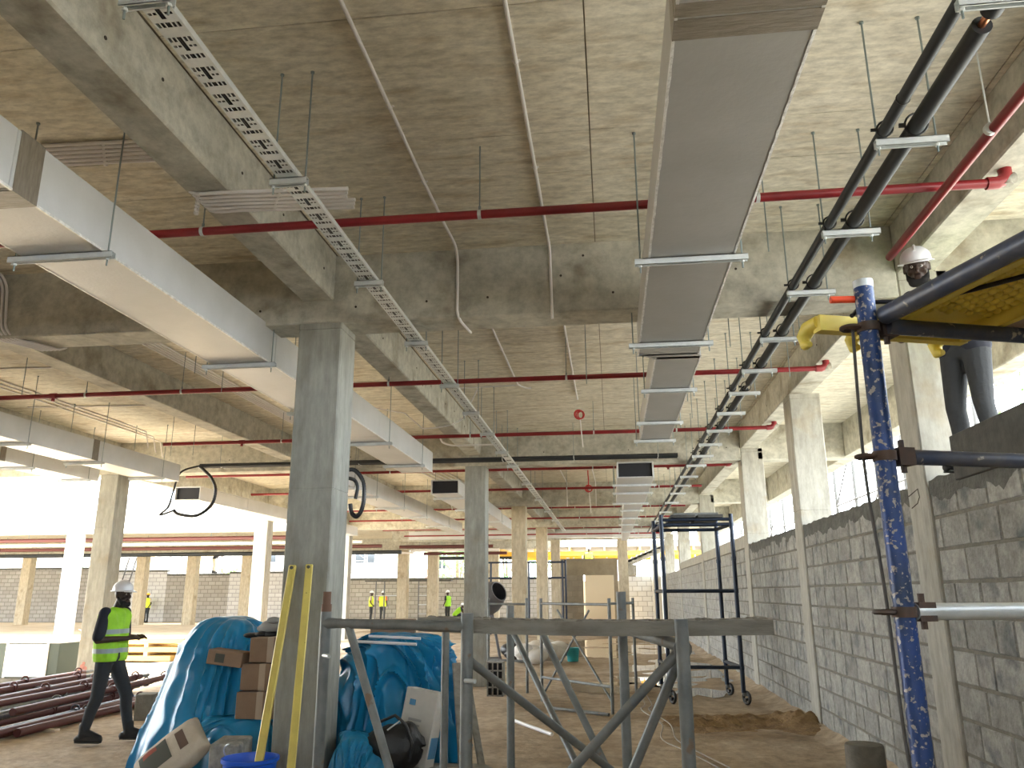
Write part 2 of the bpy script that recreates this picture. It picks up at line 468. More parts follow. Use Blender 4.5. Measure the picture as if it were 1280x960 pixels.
for a, b, n in ((-13, 6.5, 'over the perforated tray towards the near grey column'), (6.87, 14.9, 'between the first and second cross beams on the column line'),
                (15.27, 22.2, 'between the second and third cross beams on the column line'), (22.57, 29.6, 'between the third and fourth cross beams on the column line'),
                (29.97, 37, 'between the fourth and last cross beams on the column line')):
    lb = beam('long concrete beam running ' + n, -2.70, -2.405, a, b, 4.17, ZC + 0.1)
    if a < 7:
        tie_holes(lb, [(-2.405, a + d if a > 0 else d, z) for d, z in ((2.75, 4.42), (3.6, 4.40), (4.6, 4.38), (5.3, 4.42), (6.2, 4.36), (1.2, 4.32), (3.1, 4.28))], (1, 0, 0))
for a, b, n in ((-13, 6.5, 'left of the big duct before the first cross beam'), (6.87, 14.9, 'left of the big duct between first and second cross beams'),
                (15.27, 22.2, 'left of the ducts beyond the second cross beam')):
    beam('secondary concrete beam ' + n, -6.4, -6.1, a, b, 4.17, ZC + 0.1)
beam('concrete beam along the open courtyard edge', -10.18, -9.86, 15.27, 22.2, 3.96, ZC + 0.1)
beam('far concrete beam along the courtyard edge', -10.18, -9.86, 22.57, 29.6, 3.96, ZC + 0.1)
beam('left concrete beam before the first cross beam', -10.18, -9.86, -13, 6.5, 4.17, ZC + 0.1)
beam('left concrete beam between first and second cross beams', -10.18, -9.86, 6.87, 14.9, 4.17, ZC + 0.1)
be = beam('long concrete edge beam above the block wall on the right', 2.45, 2.75, -13, 41, 4.17, ZC + 0.1)
tie_holes(be, [(2.45, y, 4.36) for y in (8.0, 9.1, 10.2, 12.2, 13.4)], (1, 0, 0))
beam('outer concrete edge beam on the far right over the daylight', 4.3, 4.6, -13, 41, 3.98, ZC + 0.1)
for y, n in ((6.5, 'nearest'), (14.9, 'second'), (22.2, 'third'), (29.6, 'fourth')):
    beam(n + ' short concrete beam across the outer right bay', 2.75, 4.3, y, y + 0.37, 3.96, ZC + 0.1)

# ---- columns
def column(label, x0, x1, y0, y1, z1, joints=(2.42,), m=M_COL, z0=-0.1, name='column'):
    c = 0.012
    def ring(z, d):
        a, b, e, f = x0 + d, x1 - d, y0 + d, y1 - d
        return [(a + c, e, z), (b - c, e, z), (b, e + c, z), (b, f - c, z), (b - c, f, z), (a + c, f, z), (a, f - c, z), (a, e + c, z)]
    zs = [(z0, 0)]
    for j in joints: zs += [(j - 0.006, 0), (j - 0.003, 0.006), (j + 0.003, 0.006), (j + 0.006, 0)]
    zs.append((z1, 0))
    mb = MB()
    for z, d in zs: mb.v += ring(z, d)
    for i in range(len(zs) - 1):
        for k in range(8):
            mb.f.append([i * 8 + k, i * 8 + (k + 1) % 8, i * 8 + 8 + (k + 1) % 8, i * 8 + 8 + k]); mb.mi.append(0)
    mb.f.append(list(range(8))[::-1]); mb.mi.append(0)
    mb.f.append([8 * (len(zs) - 1) + k for k in range(8)]); mb.mi.append(0)
    return tag(obj(mb, name, m), label, 'column', kind='structure')
column('big grey concrete column beside the blue tarpaulin heaps', -2.72, -2.32, 6.5, 6.9, 3.96, (2.47, 3.9))
column('second concrete column behind the plank scaffold', -2.72, -2.32, 14.9, 15.3, 3.96, (2.5,))
column('third concrete column down the hall', -2.72, -2.32, 22.2, 22.6, 3.96, (2.5,), M_COLT)
column('fourth concrete column down the hall', -2.72, -2.32, 29.6, 30.0, 3.96, (2.5,), M_COLT)
column('fifth concrete column at the end of the hall', -2.72, -2.32, 37.0, 37.4, 3.96, (2.5,), M_COLT)
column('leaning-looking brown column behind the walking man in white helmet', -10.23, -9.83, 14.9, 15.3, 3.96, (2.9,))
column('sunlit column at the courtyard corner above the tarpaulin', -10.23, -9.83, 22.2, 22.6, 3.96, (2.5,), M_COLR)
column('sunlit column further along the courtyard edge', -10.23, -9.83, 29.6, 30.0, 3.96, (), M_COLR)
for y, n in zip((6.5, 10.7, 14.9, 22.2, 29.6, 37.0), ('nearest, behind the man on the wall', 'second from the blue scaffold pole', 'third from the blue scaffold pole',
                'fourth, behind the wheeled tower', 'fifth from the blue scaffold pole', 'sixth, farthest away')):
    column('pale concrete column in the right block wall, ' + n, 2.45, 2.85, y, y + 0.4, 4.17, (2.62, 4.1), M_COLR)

c1 = next(o for o in bpy.data.objects if o.get('label', '').endswith('behind the man on the wall'))
obj(MB().tube([(2.449, 6.875, 2.355), (2.449, 6.667, 2.39), (2.449, 6.652, 2.324), (2.449, 6.708, 2.28), (2.449, 6.841, 2.254)], .004, 6), 'chalk_mark', M_HOLE, c1)
lc = next(o for o in bpy.data.objects if o.get('label', '').startswith('leaning-looking'))
mk = MB()
for dx, dz, r in ((0, 0, .05), (.06, -.03, .04), (-.04, -.05, .04), (.02, .06, .03)): mk.tube([(-10.1 + dx, 14.895, .28 + dz), (-10.1 + dx, 14.90, .28 + dz)], r, 14)
o = obj(mk, 'paint_smear', mat('faded_red_paint', (.42, .20, .17), .9), lc); o['kind'] = 'stuff'
# ---- right block wall, every near block an object of its own
def block_mesh(L, seed):
    bm = bmesh.new()
    rnd = random.Random(seed)
    h, t = 0.222, 0.10
    v = []
    e = 0.006
    for x, k in ((0, 0), (-t, 1)):
        pass
    # front face (towards -X) slightly bulged with chipped rim
    mb = MB()
    def P(u, w, d): return (d, u * L / 2, w * h / 2)
    outer = [P(-1, -1, 0.012), P(1, -1, 0.012), P(1, 1, 0.012), P(-1, 1, 0.012)]
    inner = [(-rnd.uniform(0, .003), s * (L / 2 - rnd.uniform(.006, .014)), q * (h / 2 - rnd.uniform(.005, .011))) for s, q in ((-1, -1), (1, -1), (1, 1), (-1, 1))]
    back = [(t, *p[1:]) for p in outer]
    mb.v = outer + inner + back
    for a in range(4):
        b = (a + 1) % 4
        mb.f.append([a, a + 4, b + 4, b]); mb.f.append([a, b, b + 8, a + 8])
    mb.f.append([4, 7, 6, 5])
    me = bpy.data.meshes.new('block')
    me.from_pydata(mb.v, [], mb.f)
    me.materials.append(M_BLOCK)
    me.update()
    return me
def right_wall():
    XW = 2.475
    segs = [(-13, 2.19), (2.2, 6.5), (6.9, 10.7), (11.1, 14.9), (15.3, 22.2), (22.6, 29.6), (30.0, 37.0), (37.4, 44)]
    core = MB()
    for a, b in segs:
        core.box(XW + 0.007, XW + 0.21, a, b, -0.1, 2.395)
    wall = tag(obj(core, 'wall_right', M_MORTAR), 'long grey sandcrete block wall along the right side', 'wall', kind='structure')
    wo = OFF[wall.name]
    meshes = {}
    def get(L, s):
        k = (round(L, 2), s)
        if k not in meshes: meshes[k] = block_mesh(L, hash(k) & 255)
        return meshes[k]
    count = 0
    rest = MB()
    todo = []
    for a, b in segs:
        for c in range(10):
            z = 0.12 + c * 0.238
            y = a + 0.008
            first = True
            while y < b - 0.06:
                L = 0.448 + random.choice((0, 0, 0, -0.06, 0.0, -0.2))
                if first and c % 2: L = 0.22
                first = False
                L = min(L, b - 0.008 - y)
                if b - (y + L) < 0.12: L = b - 0.008 - y
                todo.append((y + L / 2, z, L)) if y > -6 else None
                y += L + 0.016
    todo.sort(key=lambda t: t[0] if t[0] > 3.9 else 1000 - t[0])
    for y, z, L in todo:
        dx = random.uniform(-0.002, 0.002)
        if count < 300 and y > 3.9:
            o = bpy.data.objects.new('block', get(L, random.randrange(4)))
            o.location = Vector((XW + dx, y, z)) - wo
            o.rotation_euler = (random.uniform(-0.008, 0.008), 0, 0)
            o.parent = wall
            C.objects.link(o)
            count += 1
        else:
            rest.box(XW + dx, XW + 0.05, y - L / 2, y + L / 2, z - 0.113, z + 0.113)
    o = obj(rest, 'distant_blocks', M_BLOCK, wall); o['kind'] = 'stuff'
    for a, b in segs[1:4]:
        mb = MB(); top, bot = [], []
        n = int((b - a) / 0.05)
        for i in range(n + 1):
            y = a + 0.01 + (b - a - 0.02) * i / n
            d = 0.10 + 0.09 * noise.noise(Vector((y * 3.0, 1.3, 0))) + 0.05 * noise.noise(Vector((y * 11, 5, 0)))
            top.append((XW - 0.006, y, 2.43 + 0.025 * noise.noise(Vector((y * 5, 9, 2))))); bot.append((XW - 0.004, y, 2.395 - max(d, 0.02)))
        mb.grid([bot, top]); mb.grid([top, [(XW + 0.2, p[1], p[2]) for p in top]])
        obj(mb, 'mortar_cap', M_WETMORTAR, wall)
    for a, b in segs[4:6]:
        obj(MB().box(XW - 0.01, XW + 0.2, a, b, 2.40, 2.62), 'ring_beam', M_COLR, wall)
right_wall()
o = obj(MB().box(2.44, 2.485, 3.2, 5.94, 2.36, 2.675), 'shutter_board', M_DARKBRD, bevel=0.006)
tag(o, 'dark shuttering board standing on edge along the wall top', 'board')

# the building goes on behind the camera, with walls added to cut light
for x0, n in ((-10.23, 'left'), (-2.72, 'middle'), (2.45, 'right')):
    for y in (-1.9, -10.3):
        column('%s concrete column behind the camera at %d m' % (n, -y), x0, x0 + .4, y, y + .4, 3.96)
for y in (-1.9, -10.3):
    beam('cross beam behind the camera at %d m' % -y, -18, 2.45, y, y + .37, 3.96, ZC + .1)
w = obj(MB().box(-18.2, -18, -13, 6, -.1, 4.7), 'added_wall_left', M_MORTAR)
tag(w, 'unseen block wall added to the left behind the camera to cut light', 'wall', kind='structure')  # unseen wall, added to hold back light from the camera side

w = obj(MB().box(-18, 4.6, -13.2, -13, -.1, 3.5), 'added_wall_back', M_MORTAR)
tag(w, 'unseen block wall added behind the camera to cut light from behind', 'wall', kind='structure')  # unseen wall, added and sized to limit light from behind

# ============================================================ SERVICES UNDER THE SLAB
def rod(parent, x, y, z0, z1=ZC, r=0.0055, name='rod'):
    mb = MB().tube([(x, y, z0), (x, y, z1)], r, 8)
    mb.tube([(x, y, z1 - 0.012), (x, y, z1)], r * 2.2, 8)
    return obj(mb, name, M_ROD, parent, smooth=40)
def trapeze(label, x0, x1, y, z, rods, group, zt=ZC, bh=0.041, name='trapeze_hanger', cat='hanger', drop=0.05):
    t = thing(name, label, cat, ((x0 + x1) / 2, y, z - bh), group)
    mb = MB()   # slotted channel: back web, two flanges with lips
    mb.box(x0, x1, y - 0.02, y + 0.02, z - 0.004, z)
    mb.box(x0, x1, y - 0.02, y - 0.0175, z - bh, z); mb.box(x0, x1, y + 0.0175, y + 0.02, z - bh, z)
    mb.box(x0, x1, y - 0.02, y - 0.012, z - bh, z - bh + 0.003); mb.box(x0, x1, y + 0.012, y + 0.02, z - bh, z - bh + 0.003)
    obj(mb, 'channel', M_GALV, t)
    for rx in rods:
        rod(t, rx, y, z - bh - drop, zt)
        obj(MB().tube([(rx, y, z - bh - 0.012), (rx, y, z - bh)], 0.012, 6), 'nut', M_GALV, t)
    return t

# ---- air ducts
def duct(name, label, secs, z0, z1, m, group, tapes=(), opening=None, edge=True, foils=()):
    """SECS: list of (x0,x1,y0,y1); a transition piece where two sections differ"""
    y0 = secs[0][2]
    t = thing(name, label, 'duct', ((secs[0][0] + secs[0][1]) / 2, y0, z0), group)
    for i, (x0, x1, a, b) in enumerate(secs):
        mb = MB()
        if opening and i == 0:
            w = 0.025
            mb.box(x0, x1, a, b, z0, z0 + w); mb.box(x0, x1, a, b, z1 - w, z1)
            mb.box(x0, x0 + w, a, b, z0 + w, z1 - w); mb.box(x1 - w, x1, a, b, z0 + w, z1 - w)
        else:
            mb.box(x0, x1, a + 0.002, b - 0.002, z0, z1)
        o = obj(mb, 'duct_section', m, t, bevel=0.006)
        if opening and i == 0:
            obj(MB().box(x0 + 0.026, x1 - 0.026, a + 0.06, b - 0.05, z0 + 0.026, z1 - 0.026), 'shade_fill', M_DARK, t)  # black fill standing in for the shade inside the open duct
        if edge:      # crinkled foil tape along the two lower edges
            for sx, ex in ((-1, x0), (1, x1)):
                mb = MB(); rows = [[], [], []]
                n = max(4, int((b - a) / 0.06))
                for k in range(n + 1):
                    y = a + (b - a) * k / n
                    j = 0.006 * noise.noise(Vector((y * 16, ex * 7, sx))); j2 = 0.006 * noise.noise(Vector((y * 19, ex * 5, 3 + sx)))
                    rows[0].append((ex - sx * (0.010 + j), y, z0 - 0.003)); rows[1].append((ex + sx * 0.003, y, z0 - 0.003)); rows[2].append((ex + sx * 0.003, y, z0 + 0.012 + j2))
                mb.grid(rows)
                obj(mb, 'edge_tape', M_TAPE, o)
    for (x0, x1, a, b) in tapes:
        e = 0.004
        mb = MB().box(x0 - e, x1 + e, a, b, z0 - e, z1 + e)
        obj(mb, 'joint_tape', M_BTAPE, t)
    for (x0, x1, a, b) in foils:
        e = 0.005
        obj(MB().box(x0 - e, x1 + e, a, b, z0 - e, z1 + e), 'foil_band', M_TAPE, t)
    return t
duct('air_duct', 'big grey air duct overhead right of centre with brown tape band', [(0.31, 0.85, -2.0, 2.62), (0.31, 0.85, 2.62, 7.0), (0.47, 0.88, 7.05, 11.3)], 3.68, 3.98, M_DUCT, 'air ducts',
     tapes=[(0.31, 0.85, 2.50, 2.57), (0.31, 0.85, 2.585, 2.70)])
# tapered piece between wide and narrow part
dz = MB(); dz.quadbox([(0.31, 6.95, 3.68), (0.85, 6.95, 3.68), (0.88, 7.12, 3.68), (0.47, 7.12, 3.68), (0.31, 6.95, 3.98), (0.85, 6.95, 3.98), (0.88, 7.12, 3.98), (0.47, 7.12, 3.98)])
obj(dz, 'reducer', M_DUCT, bpy.data.objects['air_duct'])
for i, y in enumerate((4.80, 6.60, 8.22, 9.88, 11.1, 2.9)):
    if y == 2.9: continue
    x0, x1 = (0.22, 0.93) if y < 7 else (0.38, 0.96)
    trapeze(ORD[i] + ' galvanised channel hanger under the big right duct', x0, x1, y, 3.675, (x0 + 0.035, x1 - 0.035), 'hangers under the right duct')
duct('air_duct', 'open-ended grey duct below the second cross beam on the right', [(0.17, 0.84, 14.75, 17.2), (0.17, 0.84, 17.2, 19.0), (0.36, 0.80, 19.0, 23.0), (0.40, 0.76, 23, 28.5), (0.45, 0.72, 28.5, 33)], 3.65, 3.955, M_DUCTW, 'air ducts',
     opening=True, edge=False)
for i, y in enumerate((15.6, 16.9, 18.9, 20.6, 22.8, 25.0, 28.0)):
    x0, x1 = (0.08, 0.93) if y < 19 else (0.28, 0.88)
    trapeze(ORD[i] + ' channel hanger under the far open-ended right duct', x0, x1, y, 3.645, (x0 + 0.04, x1 - 0.04), 'hangers under the far right duct')
duct('air_duct', 'large bright grey duct overhead on the left passing behind the column', [(-3.58, -3.04, -2.0, 3.38), (-3.58, -3.04, 3.38, 6.75), (-3.58, -3.04, 6.75, 10.2), (-3.58, -3.04, 10.2, 13.5)], 3.65, 4.0, M_DUCTW, 'air ducts',
     tapes=[(-3.58, -3.04, 3.40, 3.58)])
for i, y in enumerate((4.18, 6.62, 8.6, 10.6, 12.6)):
    trapeze(ORD[i] + ' channel hanger under the large left duct', -3.67, -2.97, y, 3.645, (-3.63, -3.01), 'hangers under the left duct')
duct('air_duct', 'pale duct left of the large one ending near the courtyard column', [(-8.5, -7.98, 4.0, 11.45), (-8.5, -7.98, 11.45, 13.95)], 3.65, 3.97, M_DUCTW, 'air ducts', tapes=[(-8.5, -7.98, 11.35, 11.5)], edge=False)
for i, y in enumerate((9.9, 11.55, 13.3)):
    trapeze(ORD[i] + ' channel hanger under the pale duct by the courtyard column', -8.58, -7.9, y, 3.645, (-8.54, -7.94), 'hangers under the left pale duct')
duct('air_duct', 'leftmost pale duct, shorter, ending at the brown column', [(-9.95, -9.43, 4.0, 11.3), (-9.95, -9.43, 11.3, 13.7)], 3.65, 3.97, M_DUCTW, 'air ducts', tapes=[(-9.95, -9.43, 11.2, 11.32)], edge=False)
for i, y in enumerate((10.6, 11.9, 13.35)):
    trapeze(ORD[i] + ' channel hanger under the leftmost duct', -10.0, -9.36, y, 3.645, (-9.98, -9.40), 'hangers under the leftmost duct')
duct('air_duct', 'open-ended duct along the courtyard beam with a black hose beside it', [(-9.57, -8.97, 16.6, 19), (-9.57, -8.97, 19, 22.1), (-9.4, -9.0, 22.1, 28)], 3.62, 3.93, M_DUCTW, 'air ducts', opening=True, edge=False)
duct('air_duct', 'pale duct beyond the second beam seen right of the grey column', [(-5.5, -4.9, 14.55, 17), (-5.5, -4.9, 17, 22), (-5.45, -5.0, 22, 27)], 3.60, 3.93, M_DUCTW, 'air ducts', edge=False)
for i, y in enumerate((14.8, 16.3, 18.6, 21, 24)):
    trapeze(ORD[i] + ' channel hanger under the pale duct right of the grey column', -5.58, -4.82, y, 3.595, (-5.54, -4.86), 'hangers under the middle duct')
duct('air_duct', 'open-ended duct between the grey column and the second column', [(-3.72, -3.12, 16.4, 18.5), (-3.72, -3.12, 18.5, 23), (-3.65, -3.2, 23, 28)], 3.62, 3.93, M_DUCTW, 'air ducts', opening=True, edge=False)
for i, y in enumerate((17.0, 19.5, 22.9)):
    trapeze(ORD[i] + ' channel hanger under the open duct beside the second column', -3.8, -3.04, y, 3.615, (-3.76, -3.08), 'hangers under the open middle duct')
t = thing('air_duct', 'long pale duct running crosswise at the far end of the hall', 'duct', (-0.5, 35.6, 3.95), 'air ducts')
obj(MB().box(-9, 0.1, 35.4, 35.8, 3.95, 4.29), 'duct_section', M_DUCTW, t); obj(MB().box(0.5, 2.4, 35.4, 35.8, 3.95, 4.29), 'duct_section', M_DUCTW, t)
obj(MB().box(0.1, 0.5, 35.35, 35.85, 3.92, 4.32), 'duct_joint', M_GALV, t)

# ---- perforated cable tray
def cable_tray():
    x0, x1, y0, y1, z = -1.812, -1.688, 1.0, 31.0, 3.90
    t = thing('cable_tray', 'galvanised perforated cable tray running down the hall', 'cable tray', (-1.76, y0, z))
    joints = [1.0, 2.46, 3.90, 8.6, 13.2, 18, 24, 31.0]
    for a, b in zip(joints[:-1], joints[1:]):
        mb = MB()
        if a < 12:
            cols = [x0, x0 + .008, x0 + .022, x0 + .029, x0 + .043, x0 + .049, x0 + .071, x0 + .077, x0 + .091, x0 + .098, x0 + .112, x1]
            hole = {1, 3, 5, 7, 9}
            y = a
            while y < b - 0.205:
                ys = [y, y + .035, y + .065, y + .085, y + .100, y + .125, y + .145, y + .175, y + .20]
                for i in range(8):
                    for j in range(11):
                        h = (i in (1, 6) and j in hole) or (i == 3 and j in (1, 3, 7, 9)) or (i in (2, 3, 4) and j == 5)
                        if not h:
                            k = len(mb.v)
                            mb.v += [(cols[j], ys[i], z), (cols[j + 1], ys[i], z), (cols[j + 1], ys[i + 1], z), (cols[j], ys[i + 1], z)]
                            mb.f.append([k, k + 1, k + 2, k + 3]); mb.mi.append(0)
                y += 0.2
            k = len(mb.v)
            mb.v += [(x0, y, z), (x1, y, z), (x1, b, z), (x0, b, z)]; mb.f.append([k, k + 1, k + 2, k + 3]); mb.mi.append(0)
        else:
            y = a
            while y < b - 0.01:
                e = min(y + 0.4, b)
                for q0, q1, xa, xb in ((y, e - .12, x0, x1), (e - .12, e, x0, x0 + .02), (e - .12, e, x1 - .02, x1), (e - .12, e, x0 + .06, x1 - .06)):
                    k = len(mb.v)
                    mb.v += [(xa, q0, z), (xb, q0, z), (xb, q1, z), (xa, q1, z)]; mb.f.append([k, k + 1, k + 2, k + 3]); mb.mi.append(0)
                y = e
        pl = obj(mb, 'tray_bottom', M_GALV, t, solid=0.0015)
        for sx, xx in ((-1, x0), (1, x1)):
            s = MB().box(xx - .0012, xx + .0012, a, b, z, z + .030)
            s.box(min(xx, xx - sx * .012), max(xx, xx - sx * .012), a, b, z + .028, z + .030)
            obj(s, 'tray_side', M_GALV, t)
    for k in range(5):
        cx = x0 + .016 + k * .0225
        obj(MB().tube([(cx + .003 * math.sin(i * 1.7 + k), 1.0 + i * 1.5, z + .013) for i in range(20)], .0105, 8), 'cable', M_BLACKP, t, smooth=60)  # black tubes added in the tray so its perforations read dark
    for y in joints[1:4]:
        for xx in (x0 - .004, x1 + .004):
            c = MB().box(xx - .0015, xx + .0015, y - .08, y + .08, z + .004, z + .026)
            for dy in (-.05, .05): c.sphere((xx, y + dy, z + .015), .006, 8, 5)
            obj(c, 'splice_plate', M_GALV, t, smooth=40)
cable_tray()
for i, y in enumerate((2.46, 3.90, 5.45, 6.96, 8.55, 9.98, 11.4, 13.0, 14.5, 17, 20, 23, 26)):
    trapeze(ORD[i] + ' channel hanger carrying the perforated cable tray', -1.86, -1.64, y, 3.898, (-1.842, -1.655), 'hangers under the cable tray')

# ---- black insulated pipes
def pipes_black():
    for x, r, n in ((1.478, 0.030, 'thinner'), (1.635, 0.043, 'thicker')):
        t = thing('insulated_pipe', n + ' black insulated pipe of the pair on the right', 'pipe', (x, 0, 3.9), 'paired black pipes')
        zc = 3.87 + r
        if n == 'thicker':
            obj(MB().tube([(x, -1.5, zc), (x, 2.985, zc)], r, 18), 'insulation', M_BLACK, t, smooth=60)
            obj(MB().tube([(x, 2.9, zc), (x, 3.2, zc)], 0.017, 12), 'copper_core', M_COPPER, t, smooth=60)
            obj(MB().tube([(x + .002, 3.07, zc), (x, 5.5, zc)], r, 18), 'insulation', M_BLACK, t, smooth=60)
            obj(MB().tube([(x, 5.5, zc), (x, 9.0, zc)], r * 0.96, 18), 'insulation', M_BLACK, t, smooth=60)
            obj(MB().tube([(x, 9.0, zc), (x, 9.3, zc)], 0.02, 12), 'bare_joint', M_BLACKP, t, smooth=60)
            obj(MB().tube([(x, 9.3, zc), (x, 32, zc)], r, 14), 'insulation', M_BLACK, t, smooth=60)
            obj(MB().box(x + r * 0.75, x + r * 1.02, 3.38, 3.62, zc - .012, zc + 0.004), 'sticker', M_PVC, t)
        else:
            obj(MB().tube([(x, -1.5, zc), (x, 3.55, zc)], r, 18), 'insulation', M_BLACK, t, smooth=60)
            obj(MB().tube([(x, 3.55, zc), (x, 9.2, zc)], r * 1.03, 18), 'insulation', M_BLACK, t, smooth=60)
            obj(MB().tube([(x, 9.2, zc), (x, 9.45, zc)], 0.018, 12), 'bare_joint', M_BLACKP, t, smooth=60)
            obj(MB().tube([(x, 9.45, zc), (x, 32, zc)], r, 14), 'insulation', M_BLACK, t, smooth=60)
            obj(MB().ring((x, 3.55, zc), (0, 1, 0), r * 1.04, 0.004, 18), 'joint_tape', M_BLACKP, t, smooth=60)
pipes_black()
ys = [2.85, 3.87, 4.95, 6.02, 7.2, 8.28, 9.26, 10.34, 11.5, 12.6, 13.7, 14.75, 16.2, 17.6, 19.0, 21, 23.5, 26.5]
for i, y in enumerate(ys):
    t = trapeze(ORD[i] + ' channel hanger with pipe clamps under the paired black pipes', 1.44, 1.80, y, 3.87, (1.455, 1.745), 'hangers under the black pipes', drop=0.045)
    if y < 14:
        for x, r in ((1.478, 0.03), (1.635, 0.043)):
            c = MB().ring((x + .004, y - 0.045, 3.872 + r * 1.25), (0.1, 1, 0.25), r * 1.28, 0.006, 18, 6)
            c.box(x - r * 1.28 - .028, x - r * 1.28 + .002, y - .05, y - .04, 3.872 + r * 0.9, 3.872 + r * 1.4)
            obj(c, 'pipe_clamp', M_BLACKP, t, smooth=50)
# crosswise black pipes under the second beam
for dy, dz, n in ((0, 0, 'front'), (0.13, 0.0, 'rear')):
    t = thing('insulated_pipe', n + ' black pipe slung crosswise below the second beam', 'pipe', (-4, 14.2 + dy, 3.8), 'crosswise black pipes')
    obj(MB().tube([(-7.7, 14.15 + dy, 3.975 + dz), (1.25, 14.25 + dy, 3.975 + dz)], 0.036, 14), 'insulation', M_BLACK, t, smooth=60)
    for x in (-7.3, -5.9, -4.6, -1.9, -0.6, 0.9):
        obj(MB().ring((x, 14.2 + dy, 3.975 + dz), (1, 0, 0), 0.041, 0.005, 14), 'clamp', M_GALV, t, smooth=50)
        if dy == 0: obj(MB().tube([(x, 14.14, 4.0), (x, 14.14, ZC)], 0.005, 6), 'rod', M_ROD, t)

# ---- red sprinkler pipes
def red_pipe(label, y, z, x0, x1, hang, elbow=True, r=0.03, group='red sprinkler pipes', stubs=()):
    t = thing('sprinkler_pipe', label, 'pipe', ((x0 + x1) / 2, y, z - r), group)
    obj(MB().tube([(x0, y, z), (x1, y, z)], r, 16), 'pipe', M_RED, t, smooth=60)
    if elbow:
        e = obj(MB().tube([(x1 - .07, y, z), (x1 - .01, y, z), (x1 + .03, y, z + .015), (x1 + .05, y, z + .05), (x1 + .05, y, z + .1)], r * 1.35, 14), 'elbow', M_RED, t, smooth=60)
        obj(MB().tube([(x1 + .05, y - .0, z - .02), (x1 + .05, y, z + .02), (x1 + .10, y, z + .03)], r * 1.2, 12), 'plug', M_COLR, e, smooth=60)
    for x in stubs:
        obj(MB().tube([(x, y, z), (x, y, z - 0.07)], r * 0.75, 12), 'sprinkler_stub', M_RED, t, smooth=60)
        obj(MB().tube([(x - .045, y, z), (x + .045, y, z)], r * 1.25, 14), 'tee', M_RED, t, smooth=60)
    for x in hang:
        h = MB().tube([(x - .012, y, z), (x + .012, y, z)], r * 1.12, 16)
        obj(h, 'hanger_ring', M_GALV, t, smooth=50)
        obj(MB().tube([(x, y, z + r), (x, y, ZC)], 0.005, 8).tube([(x, y, z + r), (x, y, z + r + .03)], .010, 6), 'rod', M_ROD, t, smooth=40)
red_pipe('nearest red sprinkler pipe crossing under the slab', 4.83, 4.08, -9.5, 2.50, (-2.78, -0.80, 1.03), stubs=(0.87,))
red_pipe('second red sprinkler pipe crossing beyond the first beam', 9.11, 4.08, -9.5, 2.48, (-6.6, -5.3, -2.62, -0.45, 0.93), stubs=(-7.05, 0.88))
red_pipe('third red sprinkler pipe crossing before the second beam', 12.5, 4.08, -7.5, 2.55, (-5.4, -2.2, -0.2, 1.1), stubs=(-6.1, 0.9))
red_pipe('fourth red sprinkler pipe just beyond the second beam', 16.0, 4.05, -9, 2.4, (-4.5, -0.3), stubs=(1.2,), group='red sprinkler pipes')
for y, n in ((19.2, 'fifth'), (23.6, 'sixth'), (27.0, 'seventh'), (31.2, 'eighth'), (34.6, 'ninth')):
    red_pipe(n + ' red sprinkler pipe, far down the hall', y, 4.05, -9, 2.2, (-1, 1.2), elbow=False)
t = thing('sprinkler_pipe', 'red pipe running lengthwise beside the right edge beam', 'pipe', (2.13, 3.5, 3.97), 'red sprinkler pipes')
obj(MB().tube([(2.10, 0.8, 4.0), (2.135, 5.75, 4.0)], 0.03, 16), 'pipe', M_RED, t, smooth=60)
for y in (2.2, 4.05):
    obj(MB().tube([(2.105, y - .012, 4.0), (2.105, y + .012, 4.0)], 0.034, 16), 'hanger_ring', M_GALV, t, smooth=50)
    obj(MB().tube([(2.105, y, 4.03), (2.105, y, ZC)], 0.005, 8), 'rod', M_GALV, t)

# ---- white conduits on the slab
def conduit(label, pts, clips=(), group='white conduits', r=0.0125, m=M_PVC):
    t = thing('conduit', label, 'conduit', pts[0], group)
    obj(MB().tube(pts, r, 10), 'tube', m, t, smooth=60)
    for c in clips:
        mb = MB().box(c[0] - .026, c[0] + .026, c[1] - .008, c[1] + .008, c[2] + r - .004, c[2] + r + .004)
        mb.ring(c, (0, 1, 0), r * 1.15, .003, 12, 4)
        obj(mb, 'saddle_clip', m, t)
    return t
def arc(a, b, c, n=5):
    a, b, c = Vector(a), Vector(b), Vector(c)
    return [tuple(a * (1 - t) ** 2 + b * 2 * t * (1 - t) + c * t * t) for t in [k / n for k in range(n + 1)]]
zc = ZC - 0.016
conduit('white conduit on the slab nearest the tray, bending under the first beam', [(-1.292, -1, zc), (-1.292, 5.15, zc), (-1.28, 5.9, zc - .005)] + arc((-1.27, 6.3, zc), (-1.27, 6.485, zc), (-1.27, 6.485, 4.40)) + [(-1.27, 6.485, 4.15)]
        + arc((-1.27, 6.485, 4.02), (-1.262, 6.485, 3.945), (-1.25, 6.62, 3.945)) + [(-1.22, 6.9, 3.945)], [(-1.292, y, zc) for y in (3.2, 4.29, 5.25)])
conduit('second white conduit on the slab, dropping down the first beam', [(-0.446, -1, zc), (-0.446, 6.2, zc)] + arc((-0.446, 6.35, zc), (-0.44, 6.485, zc), (-0.44, 6.485, 4.42)) + [(-0.43, 6.485, 3.90)], [(-0.446, y, zc) for y in (3.95, 5.15)])
conduit('short white conduit beyond the first beam with a side branch', [(-1.28, 7.0, zc), (-1.275, 11.2, zc)] + arc((-1.275, 11.25, zc), (-1.2, 11.5, zc), (-1.1, 11.5, zc)), [(-1.28, 9.5, zc)])
conduit('white conduit leading to the red coil', [(-0.44, 7.0, zc), (-0.44, 11.8, zc)] + arc((-0.44, 11.8, zc), (-0.44, 12.0, zc), (-0.43, 12.1, zc - .05)), [(-0.44, 9.7, zc)])
